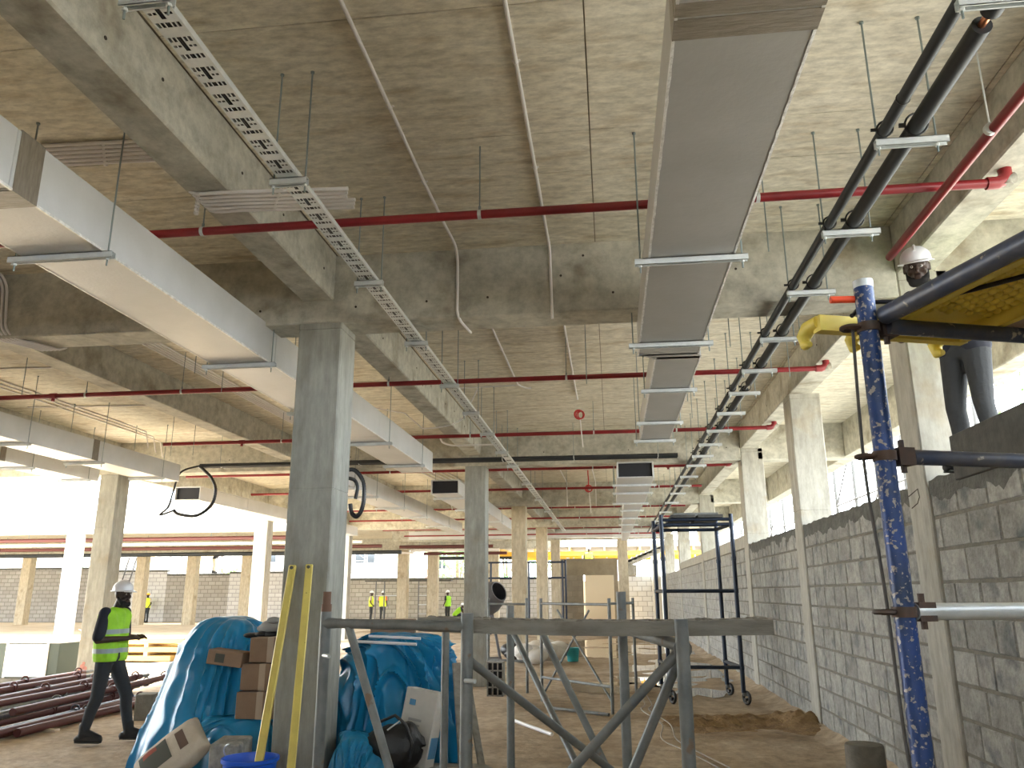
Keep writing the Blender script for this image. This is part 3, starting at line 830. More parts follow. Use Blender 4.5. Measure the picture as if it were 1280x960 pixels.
conduit('grey conduit crossing the slab beyond the first beam', [(-4.6, 10.7, zc), (-2.9, 10.9, zc), (-2.2, 11.35, zc), (-1.3, 11.3, zc)], (), r=.009)
conduit('thin pale conduit looping over the long beam beyond the first cross beam', [(-4.2, 12.0, zc), (-3.2, 12.1, 4.4)] + arc((-2.9, 12.1, 4.14), (-2.4, 12.1, 4.13), (-2.2, 11.9, 4.25)) + [(-1.9, 11.4, zc)], (), r=.011)
conduit('white conduit bent under the long beam just before the second cross beam', [(-2.95, 13.6, 4.3)] + arc((-2.9, 13.6, 4.2), (-2.8, 13.6, 4.13), (-2.6, 13.6, 4.13)) + [(-1.9, 13.6, 4.13)], (), r=.016)
# coil of red cable hanging from the conduit
def red_coil(label, x, y, z, s=1.0):
    t = thing('cable_coil', label, 'cable coil', (x, y, z - .25 * s))
    mb = MB().tube([(x, y, ZC), (x, y, z + .18 * s), (x + .01, y, z + .05 * s), (x + .005, y, z - .05 * s)], .012 * s, 8)
    for k in range(4):
        mb.ring((x + .012 * k, y + .01 * k, z - .12 * s), (0.35 * k - .5, 1, 0.2 * (k % 2)), (.075 - .006 * k) * s, .009 * s, 16, 6)
    obj(mb, 'coil', M_REDB, t, smooth=60)
    obj(MB().tube([(x + .02, y, z - .2 * s), (x + .05, y + .1, z - .62 * s)], .008 * s, 6), 'loose_end', M_PVC, t, smooth=60)
red_coil('red cable coil hanging from a white conduit beyond the first beam', -0.42, 12.15, 4.42)
red_coil('smaller red cable coil hanging further down the hall', -0.5, 20.0, 4.28, 1.2)
# bundle of six conduits crossing below the long beam
for k in range(6):
    yy = 4.44 + 0.05 * k
    pts = [(-5.6, yy - .1, zc), (-3.05, yy, zc)] + arc((-2.86, yy, zc), (-2.70, yy, zc), (-2.70, yy, 4.45)) + [(-2.70, yy, 4.30)] + arc((-2.70, yy, 4.24), (-2.70, yy, 4.15), (-2.58, yy, 4.15)) + [(-2.42, yy, 4.15), (-1.60 - 0.02 * (k % 3), yy + .02, 4.13)]
    t = conduit('pale conduit in the six-tube bundle bent under the long beam, %s from the camera' % ('first', 'second', 'third', 'fourth', 'fifth', 'last')[k], pts, (), 'bundled conduits under the long beam', 0.0125)
    for x in (-3.35, -2.62, -2.05):
        obj(MB().tube([(x - .03 * k, yy, zc if x < -3 else 4.15), (x + .02 - .03 * k, yy, zc if x < -3 else 4.15)], .016, 10), 'coupling', M_PVC, t, smooth=50)
# bundle of five conduits along the slab left, bending down the first beam
for k in range(5):
    x = -5.62 + 0.055 * k
    xb = -5.62 + .045 * k
    conduit('pale conduit in the five-tube run beyond the first beam, %s from the left' % ('first', 'second', 'third', 'fourth', 'fifth')[k],
            [(xb - .3, 1.0, zc), (xb - .25, 6.2, zc)] + arc((xb - .25, 6.3, zc), (xb - .25, 6.48, zc), (xb - .22, 6.48, 4.42)) + arc((xb - .18, 6.48, 4.1), (xb - .15, 6.48, 3.94), (xb + .02, 6.62, 3.94))
            + [(xb + .12, 6.86, 3.94)] + arc((xb + .16, 6.9, 3.97), (x, 7.0, 4.2), (x, 7.2, zc)) + [(x, 14.85, zc)], (), 'bundled conduits left of the grey column')
for k, (xa, y0) in enumerate(((-8.9, 8.0), (-8.75, 8.0), (-8.6, 8.0))):
    conduit('thin conduit run above the pale left duct, %s' % ('outer', 'middle', 'inner')[k], [(xa, y0 - 4, zc), (xa, 13.6 - .5 * k, zc)] + arc((xa, 13.8 - .5 * k, zc), (xa, 14.2 - .5 * k, zc), (xa + .25, 14.3 - .5 * k, zc - .1)) + [(xa + .27, 14.4 - .5 * k, 4.2)], (), 'thin conduits above the left duct')
conduit('thin conduit crossing the slab above the pale left duct', [(-9.4, 11.6, zc), (-6.5, 11.8, zc)], (), 'thin conduits above the left duct')
conduit('second thin conduit crossing the slab above the pale left duct', [(-9.4, 9.4, zc), (-6.9, 9.5, zc)], (), 'thin conduits above the left duct')
for k in range(5):
    conduit('white conduit dropping down the third beam, %s of five' % ('first', 'second', 'third', 'fourth', 'last')[k], [(-4.85 + .16 * k, 17, zc), (-4.6 + .16 * k, 21.9, zc), (-4.55 + .16 * k, 22.17, 4.55), (-4.4 + .16 * k, 22.17, 3.9)], (), 'white conduits on the third beam', .016)
for k in range(2):
    conduit('white conduit dropping down the third beam right of the tray, %s' % ('left one', 'right one')[k], [(-1.25 + .8 * k, 15.6, zc), (-1.15 + .8 * k, 22.17, zc), (-1.15 + .8 * k, 22.17, 3.92)], (), 'white conduits on the third beam', .014)
RODS = [(1.9, 7.6, 'right of the black pipes just past the first beam'), (2.0, 8.6, 'farther right of the black pipes, near the second red pipe'), (1.15, 5.2, 'between big duct and black pipes before the first beam'),
        (1.2, 7.4, 'between big duct and black pipes just past the first beam'), (1.0, 9.6, 'right of the narrow duct near the second red pipe'), (1.15, 10.6, 'right of the narrow duct past the second red pipe'),
        (-0.2, 8.6, 'between the tray and the big duct past the first beam'), (-4.3, 7.6, 'left of the large left duct past the first beam, nearer one'), (-4.4, 8.4, 'left of the large left duct past the first beam, farther one'),
        (-7.3, 12.4, 'right of the pale left duct, left one of two'), (-6.9, 12.4, 'right of the pale left duct, right one of two'), (-6.75, 8.2, 'left of the secondary beam past the first beam')]
for x, y, n in RODS:
    o = obj(MB().tube([(x, y, ZC), (x, y, 3.86)], .0048, 8).tube([(x, y, ZC), (x, y, ZC - .012)], .012, 8), 'hanging_rod', M_ROD)
    tag(o, 'bare threaded rod hanging ' + n, 'rod', 'bare hanging rods')

# ---- black hoses
def hose(label, pts, r, ribs=True):
    o = MB()
    P = []
    pts = [Vector(p) for p in pts]
    for i in range(len(pts) - 1):
        p0 = pts[max(i - 1, 0)]; p1 = pts[i]; p2 = pts[i + 1]; p3 = pts[min(i + 2, len(pts) - 1)]
        for k in range(12):
            t = k / 12
            P.append(0.5 * ((2 * p1) + (-p0 + p2) * t + (2 * p0 - 5 * p1 + 4 * p2 - p3) * t * t + (-p0 + 3 * p1 - 3 * p2 + p3) * t ** 3))
    P.append(pts[-1])
    rs = [r * (1.0 + (0.12 if (i % 2 and ribs) else 0)) for i in range(len(P))]
    o.tube(P, rs, 10)
    return tag(obj(o, 'flexible_hose', M_BLACKP, smooth=60), label, 'hose')
hose('thick black corrugated hose looping out beside the grey column', [(-2.36, 6.93, 2.69), (-2.29, 6.96, 2.69), (-2.22, 6.98, 2.60), (-2.20, 6.98, 2.46), (-2.215, 6.98, 2.34), (-2.26, 6.98, 2.275), (-2.31, 6.98, 2.31), (-2.325, 6.98, 2.39)], 0.019)
hose('second black corrugated hose behind the first beside the column', [(-2.36, 6.93, 2.62), (-2.31, 7.02, 2.61), (-2.285, 7.04, 2.54), (-2.30, 7.04, 2.44)], 0.016)
hose('black hose loop hanging below the left pale duct', [(-7.72, 14.16, 3.972), (-7.60, 14.13, 3.88), (-7.42, 14.1, 3.72), (-7.32, 14.1, 3.50), (-7.38, 14.1, 3.22), (-7.65, 14.1, 3.03), (-8.0, 14.1, 3.06), (-8.12, 14.1, 3.14)], 0.028)
hose('thinner black cable hanging below the left pale duct', [(-7.74, 14.20, 3.98), (-8.05, 14.1, 3.85), (-8.13, 14.05, 3.5), (-8.2, 14.05, 3.2), (-8.35, 14.05, 3.05), (-8.1, 14.05, 3.12)], 0.018, False)

# ============================================================ THINGS ON THE FLOOR
# ---- grey trestle scaffold with its plank
R_T = 0.0225
def tubes(parent, name, segs, r, m, n=12):
    for a, b in segs:
        obj(MB().tube([a, b], r, n), name, m, parent, smooth=60)
t = thing('trestle', 'grey tube trestle frame in front of the big column', 'trestle', (-0.85, 3.14, 0), 'grey trestle frames')
tubes(t, 'leg', [((-1.18, 3.3, 0), (-1.18, 3.3, 1.53)), ((-0.53, 2.98, 0), (-0.53, 2.98, 1.53))], R_T, M_STEELG)
obj(MB().tube([(-1.18, 3.3, 1.53), (-1.18, 3.3, 1.61)], 0.017, 12).tube([(-1.18, 3.3, 1.53), (-1.18, 3.3, 1.56)], 0.021, 12), 'spigot', mat('rusty_steel', (0.16, 0.09, 0.06), 0.8), t, smooth=60)
obj(MB().tube([(-1.18, 3.3, 1.484), (-1.12, 3.27, 1.484), (-0.60, 3.015, 1.484), (-0.53, 2.98, 1.484)], [0.024, 0.0195, 0.0195, 0.024], 12), 'top_bar', M_STEELG, t, smooth=60)
tubes(t, 'knee_brace', [((-1.06, 3.24, 1.47), (-0.56, 3.0, 0.30))], 0.0165, M_STEELG)
tubes(t, 'lock_pin', [((-1.17, 3.27, 1.36), (-1.13, 3.22, 1.36)), ((-0.53, 2.95, 1.30), (-0.49, 2.93, 1.30))], 0.008, M_GALV)
t = thing('trestle', 'grey tube trestle frame carrying the right end of the plank', 'trestle', (0.13, 3.2, 0), 'grey trestle frames')
tubes(t, 'leg', [((0.222, 2.77, 0), (0.222, 2.77, 1.515)), ((0.04, 3.8, 0), (0.04, 3.8, 1.605))], R_T, M_STEELG)
obj(MB().tube([(0.222, 2.77, 1.42), (0.215, 2.82, 1.43), (0.05, 3.74, 1.44), (0.04, 3.8, 1.44)], [0.032, 0.02, 0.02, 0.03], 12), 'top_bar', M_STEELG, t, smooth=60)
t = thing('trestle', 'grey tube trestle frame standing behind the plank on the left', 'trestle', (-0.79, 4.8, 0), 'grey trestle frames')
tubes(t, 'leg', [((-0.981, 4.8, 0), (-0.981, 4.8, 1.44)), ((-0.597, 4.8, 0), (-0.597, 4.8, 1.53))], R_T, M_STEELG)
tubes(t, 'top_bar', [((-0.981, 4.8, 1.43), (-0.597, 4.8, 1.43))], 0.019, M_STEELG)
tubes(t, 'lower_bar', [((-0.981, 4.8, 0.3), (-0.597, 4.8, 0.3))], 0.019, M_STEELG)
for lab, a, b in (('grey cross brace sloping right from the middle scaffold leg', (-0.52, 3.0, 1.36), (0.05, 3.77, 0.80)),
                  ('grey cross brace sloping left from the right scaffold leg', (0.21, 2.80, 1.41), (-0.50, 3.02, 0.66)),
                  ('grey brace crossing behind the plank scaffold, left one', (-0.60, 4.76, 1.43), (-0.08, 3.62, 0.72)),
                  ('grey brace crossing behind the plank scaffold, middle one', (-0.36, 4.0, 1.45), (0.03, 3.78, 0.70)),
                  ('olive brace dropping steeply beside the right scaffold leg', (0.205, 2.83, 1.37), (-0.03, 3.02, 0.84))):
    o = obj(MB().tube([a, b], 0.0165, 12).sphere(a, 0.018, 10, 6).sphere(b, 0.018, 10, 6), 'cross_brace', M_STEELG, smooth=60)
    tag(o, lab, 'brace', 'grey cross braces')
def plank():
    mb = MB(); n = 40
    t0, t1, b0, b1 = [], [], [], []
    for k in range(n + 1):
        u = k / n
        x = -0.735 + 1.265 * u; y = 3.075 - 0.235 * u
        sag = -0.010 * math.sin(math.pi * u)
        rg = 0.006 * noise.noise(Vector((x * 18, 2, 0)))
        b0.append((x, y, 1.462 + sag)); t0.append((x, y + rg * .5, 1.512 + sag + rg)); t1.append((x + .04, y + .225, 1.512 + sag + rg * .7)); b1.append((x + .04, y + .225, 1.462 + sag))
    mb.grid([b0, t0, t1, b1, b0])
    k = len(mb.v)
    mb.v += [b0[0], t0[0], t1[0], b1[0], b0[-1], t0[-1], t1[-1], b1[-1]]
    mb.f += [[k, k + 3, k + 2, k + 1], [k + 4, k + 5, k + 6, k + 7]]; mb.mi += [0, 0]
    pl = tag(obj(mb, 'scaffold_plank', M_WOOD), 'long weathered plank caked with mortar on the grey trestles', 'plank')
    crumbs = MB()
    for k in range(110):
        u = random.random(); x = -0.72 + 1.24 * u; y = 3.085 - 0.235 * u + random.uniform(0, .19)
        crumbs.sphere((x, y, 1.510 - 0.010 * math.sin(math.pi * u)), random.uniform(.004, .012), 6, 4, (1.4, 1, .7))
    o = obj(crumbs, 'mortar_crumbs', M_MORTAR, pl, smooth=60); o['kind'] = 'stuff'
plank()
def far_frame(label, p, q, h=1.52, bars=(1.46,), m=M_STEELG, group='grey trestle frames'):
    t = thing('trestle', label, 'trestle', ((p[0] + q[0]) / 2, (p[1] + q[1]) / 2, 0), group)
    tubes(t, 'leg', [((*p, 0), (*p, h)), ((*q, 0), (*q, h))], 0.024, m)
    for z in bars: tubes(t, 'bar', [((*p, z), (*q, z))], 0.02, m)
    return t
far_frame('dark grey trestle frame standing on the earth mid-hall, left leg in front of a column', (-1.12, 12.9), (-0.05, 11.65), bars=(1.44, 0.35))
far_frame('dark grey trestle frame mid-hall beside the wheeled tower', (-0.05, 12.6), (0.32, 13.2), bars=(1.44,))
far_frame('grey trestle frame in front of the second column', (-2.15, 14.2), (-1.45, 13.9), bars=(1.42, 0.5))
for a, b, n in (((-1.1, 12.9, 0.1), (-0.35, 12.2, 1.35), 'rising right'), ((-0.85, 12.7, 1.35), (-0.05, 11.7, 0.15), 'falling right')):
    tag(obj(MB().tube([a, b], 0.016, 8), 'cross_brace', M_STEELG, smooth=60), 'thin brace on the mid-hall trestle frame, ' + n, 'brace', 'grey cross braces')
for lab, a, b in (('white plastic pipe lying on the earth mid-hall', (-1.32, 10.9, .015), (-0.75, 9.9, .015)), ('grey steel tube lying on the earth by the trestle frame', (-0.95, 12.0, .03), (-0.1, 11.4, .03))):
    tag(obj(MB().tube([a, b], 0.022, 10), 'loose_pipe', M_PVC if 'white' in lab else M_STEELG, smooth=60), lab, 'pipe')

# ---- blue scaffold with its platform on the right
P0 = Vector((0.685, 2.05, 0)); D1 = Vector((0.316, -0.949, 0)); D2 = Vector((0.949, 0.316, 0))
def bp(s, t_, z): return tuple(P0 + D1 * s + D2 * t_ + Vector((0, 0, z)))
t = thing('scaffold_bay', 'chipped blue tube scaffold post with ledgers in the right foreground', 'scaffold', tuple(P0))
obj(MB().tube([bp(0, 0, 0), bp(0, 0, 2.385)], 0.0242, 18), 'standard', M_BLUE, t, smooth=60)
obj(MB().tube([bp(0, 0, 2.372), bp(0, 0, 2.392)], 0.0250, 18), 'end_ring', M_GALV, t, smooth=60)
obj(MB().tube([bp(.03, .03, 2.288), bp(1.9, .03, 2.288)], 0.0242, 16), 'ledger', M_NAVY, t, smooth=60)
obj(MB().tube([bp(0.02, .04, 2.262), bp(0.02, 1.7, 2.262)], 0.0205, 16), 'transom', M_NAVY, t, smooth=60)
obj(MB().tube([bp(0.0, .075, 1.925), bp(0.0, 1.7, 1.925)], 0.0195, 16), 'guard_rail', M_NAVY, t, smooth=60)
obj(MB().tube([bp(0.0, .028, 1.553), bp(0.0, 1.7, 1.553)], 0.0200, 16), 'guard_rail', M_GALV, t, smooth=60)
for z in (2.262, 1.925, 1.553):
    mb = MB().tube([bp(0, 0, z - .012), bp(0, 0, z + .012)], 0.029, 14).tube([bp(0, -.06, z), bp(0, .03, z)], .007, 8)
    mb.obox(bp(.0, .052, z), (.036, .045, .044), Matrix((D1, D2, Vector((0, 0, 1)))).transposed())
    mb.tube([bp(.0, .05, z - .040), bp(.0, .05, z + .042)], .008, 8)
    mb.ring(bp(-.01, -.045, z), (0, 0, 1), .022, .006, 14, 6)
    obj(mb, 'coupler', mat('rusty_coupler', (0.075, 0.06, 0.052), 0.6, 0.4, var=(0.12, 0.075, 0.055), scale=20), t, smooth=40)
obj(MB().tube([bp(-.03, -.08, 2.345), bp(-.01, .0, 2.345)], 0.0095, 10), 'orange_cap', mat('orange_paint', (0.85, 0.08, 0.02), 0.5), t, smooth=60)
R3 = Matrix((D1, D2, Vector((0, 0, 1)))).transposed()
t = thing('scaffold_board', 'yellow steel scaffold deck with dimpled underside, hooked over the blue post', 'scaffold board', bp(.8, .17, 2.29))
def ybox(mb, s0, s1, a, b, z0, z1):
    return mb.obox(bp((s0 + s1) / 2, (a + b) / 2, (z0 + z1) / 2), (s1 - s0, b - a, z1 - z0), R3)
dk = MB(); ybox(dk, -.13, 1.8, 0.085, .375, 2.318, 2.326)
deck = obj(dk, 'deck_plate', M_YEL, t)
dm = MB()
for s in range(44):
    for k in range(9):
        dm.sphere(bp(.02 + s * .030 + (.015 if k % 2 else 0), .112 + k * .030, 2.317), .0125, 8, 5, (1, 1, .75))
o = obj(dm, 'dimples', M_YEL, deck, smooth=60); o['kind'] = 'stuff'
for a in (0.075, .365):
    f = MB(); ybox(f, -.13, 1.8, a, a + .022, 2.280, 2.330); obj(f, 'side_channel', M_YEL, t)
f = MB(); ybox(f, -.135, -.105, .06, .39, 2.278, 2.33); obj(f, 'end_channel', M_YEL, t)
for a in (-.06, .09, .36):
    h = MB().tube([bp(-.12, a, 2.315), bp(-.165, a - .005, 2.312), bp(-.185, a - .01, 2.290), bp(-.175, a - .012, 2.266), bp(-.155, a - .012, 2.262)], [.02, .022, .02, .016, .008], 10)
    obj(h, 'hook', M_YEL, t, smooth=60)
f = MB(); ybox(f, -.135, -.10, -.07, .09, 2.286, 2.33); obj(f, 'hook_bracket', M_YEL, t)
pm = MB(); ybox(pm, -.06, 1.8, .40, 1.05, 2.285, 2.303)
tag(obj(pm, 'plywood_sheet', M_PLY), 'brown plywood sheet laid on the blue scaffold ledgers', 'plywood')
def wire(label, pts, r, m, cat='cable', name='cable'):
    pts = [Vector(p) for p in pts]; P = []
    for i in range(len(pts) - 1):
        p0 = pts[max(i - 1, 0)]; p1 = pts[i]; p2 = pts[i + 1]; p3 = pts[min(i + 2, len(pts) - 1)]
        for k in range(8):
            q = k / 8
            P.append(0.5 * ((2 * p1) + (-p0 + p2) * q + (2 * p0 - 5 * p1 + 4 * p2 - p3) * q * q + (-p0 + 3 * p1 - 3 * p2 + p3) * q ** 3))
    P.append(pts[-1])
    return tag(obj(MB().tube(P, r, 8), name, m, smooth=60), label, cat)
wire('dark cable tied round the top of the blue post and along the yellow deck', [bp(-.02, -.03, 2.30), bp(-.03, .04, 2.345), bp(.12, .10, 2.305), bp(.4, .22, 2.29), bp(.9, .42, 2.268), bp(1.4, .62, 2.262)], .006, M_BLACKP)
wire('thin dark cable hanging down beside the blue post', [bp(-.015, -.035, 2.27), bp(-.02, -.045, 1.9), bp(-.02, -.03, 1.6), bp(-.02, -.02, 1.2), bp(-.02, .03, .8), bp(-.04, .06, .3), bp(-.05, .09, .01)], .0042, mat('grey_cable', (0.09, 0.085, 0.08), 0.6))

# ---- wheeled tower
t = thing('scaffold_tower', 'dark navy wheeled scaffold tower standing by the block wall', 'scaffold tower', (1.35, 13.3, 0))
cor = [(0.80, 12.75), (1.87, 12.75), (1.78, 13.85), (0.74, 13.85)]
for x, y in cor:
    obj(MB().tube([(x, y, .17), (x, y, 2.78)], .033, 12), 'upright', M_TOWER, t, smooth=60)
    for dx in (0.0,):
        w = MB().ring((x + .04, y, .10), (0.9, 0.45, 0), .078, .024, 18, 8).tube([(x + .01, y - .01, .075), (x + .07, y + .02, .075)], .022, 10)
        wh = obj(w, 'caster', M_BLACKP, t, smooth=60)
        obj(MB().tube([(x, y, .16), (x, y, .20)], .03, 10).box(x - .005, x + .075, y - .01, y + .03, .12, .165), 'fork', M_STEELG, wh)
for z in (2.62, 1.62, 1.02, .52):
    for i in range(4):
        a, b = cor[i], cor[(i + 1) % 4]
        if z == .52 and i in (2,): continue
        obj(MB().tube([(*a, z), (*b, z)], .028, 10), 'rail', M_TOWER, t, smooth=60)
for i in (0, 2):
    obj(MB().tube([(*cor[i], 2.70), (*cor[(i + 1) % 4], 2.70)], .026, 10), 'rail', M_TOWER, t, smooth=60)
for x, y in cor:
    for z in (2.62, 2.1, 1.62, 1.02, .52): obj(MB().tube([(x, y - .05, z), (x, y + .05, z)], .012, 8).tube([(x, y, z - .03), (x, y, z + .03)], .040, 10), 'coupling', M_TOWER, t, smooth=60)
for k in range(2):
    tag(obj(MB().box(.95 + .42 * k, 1.33 + .42 * k, 12.7, 13.95, 2.725, 2.775), 'deck_board', M_DARKBRD, bevel=.004), 'dark deck board on top of the wheeled tower, %s one' % ('left', 'right')[k], 'board', 'tower deck boards')
tag(obj(MB().box(1.02, 1.72, 13.0, 13.5, 2.776, 2.83), 'deck_board', M_STEELG, bevel=.004), 'grey tray lying on the tower deck boards', 'tray')

# ---- soil, puddle, cable on the ground
def soil():
    rows = []
    for i in range(70):
        y = 10.0 + i * .05
        r = []
        for j in range(56):
            x = 0.35 + j * .0385
            w = math.exp(-((y - 11.15 - .12 * math.sin(x * 4)) / .5) ** 2) * min(1, max(0, (x - .45) / .5))
            w2 = math.exp(-((x - 2.35) / .25) ** 2 - ((y - 11.0) / .55) ** 2)
            n = noise.noise(Vector((x * 3.5, y * 3.5, 4))) * .6 + noise.noise(Vector((x * 10, y * 10, 1))) * .4
            z = -.03 + .075 * w * (1 + 1.5 * n) + .10 * w2 * (1 + .5 * n) + .02 * n * w
            r.append((x, y, z))
        rows.append(r)
    o = obj(MB().grid(rows), 'soil_ridge', M_SOIL, smooth=80)
    tag(o, 'low ridge of loose dark soil heaped across to the block wall', 'soil', kind='stuff')
    rows = []
    for i in range(160):
        y = 6.0 + i * .2
        rows.append([(2.474 - d, y, -.03 + .09 * max(0, 1 - d / .42) ** 1.5 * (1 + .8 * noise.noise(Vector((y * 1.4, d * 4, 2))))) for d in (0, .1, .2, .3, .45)])
    o = obj(MB().grid(rows), 'soil_bank', M_DIRT, smooth=80)
    tag(o, 'thin bank of earth along the foot of the block wall', 'soil', kind='stuff')
soil()
def puddle(label, cx, cy, rx, ry, seed, z=-.009):
    mb = MB(); n = 90
    mb.v.append((cx, cy, z))
    for k in range(n):
        a = 2 * math.pi * k / n
        q = 1 + .40 * noise.noise(Vector((math.cos(a) * 1.6, math.sin(a) * 1.6, seed))) + .16 * noise.noise(Vector((math.cos(a) * 6, math.sin(a) * 6, seed)))
        mb.v.append((cx + rx * q * math.cos(a), cy + ry * q * math.sin(a), z))
    for k in range(n):
        mb.f.append([0, 1 + k, 1 + (k + 1) % n]); mb.mi.append(0)
    tag(obj(mb, 'puddle', M_WATER), label, 'puddle')
puddle('broad shallow puddle shining on the floor beside the block wall', 1.1, 17.6, 1.2, 3.6, 3.3)
puddle('long puddle reflecting daylight further down the hall', 0.2, 25.5, 2.0, 4.4, 9.1)
puddle('small puddle at the feet of the mid-hall trestle frame', 0.0, 15.0, 1.0, .8, 5.5)
for k, off in enumerate((0, .10)):
    wire('pale extension cable snaking over the earth, %s strand' % ('left', 'right')[k], [(.35 + off, 14.5, .02), (.42 + off, 12.6, .02), (.34 + off, 11.6, .07), (.55 + off, 10.7, .03), (.50 + off * 1.6, 9.7, .015), (.75 + off, 8.9, .015), (.98 + off, 8.0, .015), (1.05, 7.2, .015)], .008,
         mat('dusty_cable', (0.30, 0.27, 0.23), 0.7))
mb = MB().lathe((2.12, 7.75, -.02), [(0.001, 0), (.165, 0), (.168, .02), (.160, .30), (.158, .335), (.150, .345), (.001, .345)], 26)
tag(obj(mb, 'concrete_stump', M_MORTAR, smooth=35), 'round grey concrete stump standing at the wall foot', 'concrete stump')

# ---- blue tarpaulin heaps
def heap(name, label, cx, cy, H, R, bulge, folds, seed, amp, z0=0.0, twist=1.1):
    """R: list of (angle deg, radius) round the apex; folds run down the sides"""
    nth, ns = 260, 96
    R = sorted(R)
    def rad(a):
        a %= 360
        for i in range(len(R)):
            a0, r0 = R[i]; a1, r1 = R[(i + 1) % len(R)]
            if i == len(R) - 1: a1 += 360
            if a0 <= a < a1 or (i == len(R) - 1 and a < R[0][0]):
                aa = a if a >= a0 else a + 360
                q = (aa - a0) / (a1 - a0); q = q * q * (3 - 2 * q)
                return r0 + (r1 - r0) * q
        return R[0][1]
    rows = []
    for i in range(ns + 1):
        s = i / ns
        row = []
        for j in range(nth + 1):
            th = 2 * math.pi * j / nth
            c, sn = math.cos(th), math.sin(th)
            rb = rad(math.degrees(th))
            v = Vector((c * 1.3, sn * 1.3, seed))
            lump = noise.noise(Vector((c * 1.1 * s * 2, sn * 1.1 * s * 2, seed + 7)))
            rr = (s ** .62) * rb if s < .5 else (.5 ** .62 + (1 - .5 ** .62) * ((s - .5) / .5) ** 1.25) * rb
            z = H * (1 - s ** bulge) ** .72
            tw = th + twist * s * math.sin(th * 2 + seed)
            q1 = Vector((math.cos(tw) * folds * .22, math.sin(tw) * folds * .22, s * .6 + seed))
            q1 += Vector((1, 0, 0)) * .5 * noise.noise(q1 * 1.7)
            f = max(0, 1 - 2.6 * abs(noise.noise(q1))) ** 2
            q2 = Vector((math.cos(tw + s) * folds * .4, math.sin(tw + s) * folds * .4, s * 1.2 + seed + 5))
            f2 = max(0, 1 - 3.2 * abs(noise.noise(q2))) ** 2
            A = amp * (min(1, s * 2.2) ** 1.1)
            d = A * (f * 1.1 + .55 * f2 - .3) + .07 * lump
            cr = abs(noise.noise(Vector((c * rr * 3.2, sn * rr * 3.2, z * 3.2 + seed))))
            d += .045 * (0.35 - cr) * min(1, s * 3)
            rr2 = rr + d
            zz = z + (.05 * lump + .03 * (0.3 - cr)) * (1 - s) + .015 * noise.noise(Vector((c * rr * 9, sn * rr * 9, seed)))
            if i == ns: zz = -.01
            row.append((cx + rr2 * c, cy + rr2 * sn, z0 + zz))
        rows.append(row)
    mb = MB().grid(rows)
    return tag(obj(mb, name, M_TARP, smooth=70), label, 'tarpaulin')
heap('tarpaulin', 'big blue tarpaulin heap left of the grey column', -3.52, 7.5, 1.38, [(0, .45), (60, .7), (120, .85), (180, .84), (225, .78), (270, .80), (310, .72), (340, .48)], 2.15, 7, 2.2, .10)
heap('tarpaulin', 'low fold of blue tarpaulin under the cardboard boxes', -3.12, 6.95, .62, [(0, .42), (90, .45), (180, .55), (270, .40)], 4.0, 6, 6.1, .05)
heap('tarpaulin', 'blue tarpaulin heap right of the grey column', -1.98, 7.62, 1.22, [(0, .58), (45, .6), (90, .6), (135, .6), (180, .55), (225, .62), (270, .62), (315, .66)], 3.0, 11, 13.4, .12, twist=1.5)
heap('tarpaulin', 'crumpled tail of blue tarpaulin at the column foot', -2.12, 6.72, .50, [(0, .30), (90, .35), (180, .16), (270, .30), (315, .36)], 2.4, 6, 15.2, .045)
heap('tarpaulin', 'spread corner of blue tarpaulin lying on the earth', -4.1, 6.72, .14, [(0, .4), (90, .3), (180, .30), (270, .3)], 2.2, 11, 19.9, .05)

def bx(mb, c, size, rz=0, rx=0, ry=0):
    return mb.obox(c, size, (Matrix.Rotation(rz, 3, 'Z') @ Matrix.Rotation(ry, 3, 'Y') @ Matrix.Rotation(rx, 3, 'X')))
for k, (x, y, z, w, d, h, rz) in enumerate(((-2.98, 6.98, .30, .50, .4, .60, .0), (-2.94, 6.86, .71, .40, .30, .21, .05), (-2.93, 6.88, .93, .38, .30, .21, -.04), (-2.90, 6.92, 1.145, .36, .30, .20, .03))):
    if k == 0: continue
    t = thing('cardboard_box', 'brown cardboard box showing from under the blue tarpaulin, %s of the stack' % (None, 'lowest', 'middle', 'topmost')[k], 'box', (x, y, z - h / 2), 'cardboard boxes by the column')
    obj(bx(MB(), (x, y, z), (w, d, h), rz), 'carton', M_CARD, t, bevel=.004)
    obj(bx(MB(), (x, y, z), (.055, d + .003, h + .003), rz), 'packing_tape', mat('packing_tape', (0.46, 0.36, 0.26), .35), t)
t = thing('cardboard_box', 'dented brown carton lying on its side in the tarpaulin fold', 'box', (-3.28, 6.78, 1.0))
obj(bx(MB(), (-3.27, 6.80, 1.08), (.30, .22, .12), .1, 0, .12), 'carton', M_CARD, t, bevel=.006)
obj(bx(MB(), (-3.30, 6.687, 1.083), (.08, .004, .07), .1, 0, .12), 'print', M_PRINT, t)
mb = MB()
for dx, dy, dz, r in ((0, 0, 0, .09), (.09, .02, -.01, .07), (-.08, .03, -.02, .06), (.03, -.05, .05, .05), (.13, .0, -.05, .06)):
    mb.sphere((-2.98 + dx, 6.98 + dy, 1.33 + dz), r, 12, 8, (1.25, .9, .62))
o = obj(mb, 'cloth_bundle', mat('grey_cloth', (0.33, 0.34, 0.33), .9, bump=.6, scale=14), smooth=80)
tag(o, 'grey cloth bundle lying on top of the boxes by the column', 'cloth')
mb = MB()
for dx, dz, r in ((0, 0, .06), (.1, .0, .07), (-.1, -.01, .06), (.18, -.02, .05)):
    mb.sphere((-3.06 + dx, 6.98, 1.262 + dz), r, 12, 8, (1.3, 1.2, .42))
tag(obj(mb, 'black_sack', M_BAG, smooth=80), 'flattened black plastic sack under the grey cloth bundle', 'sack')
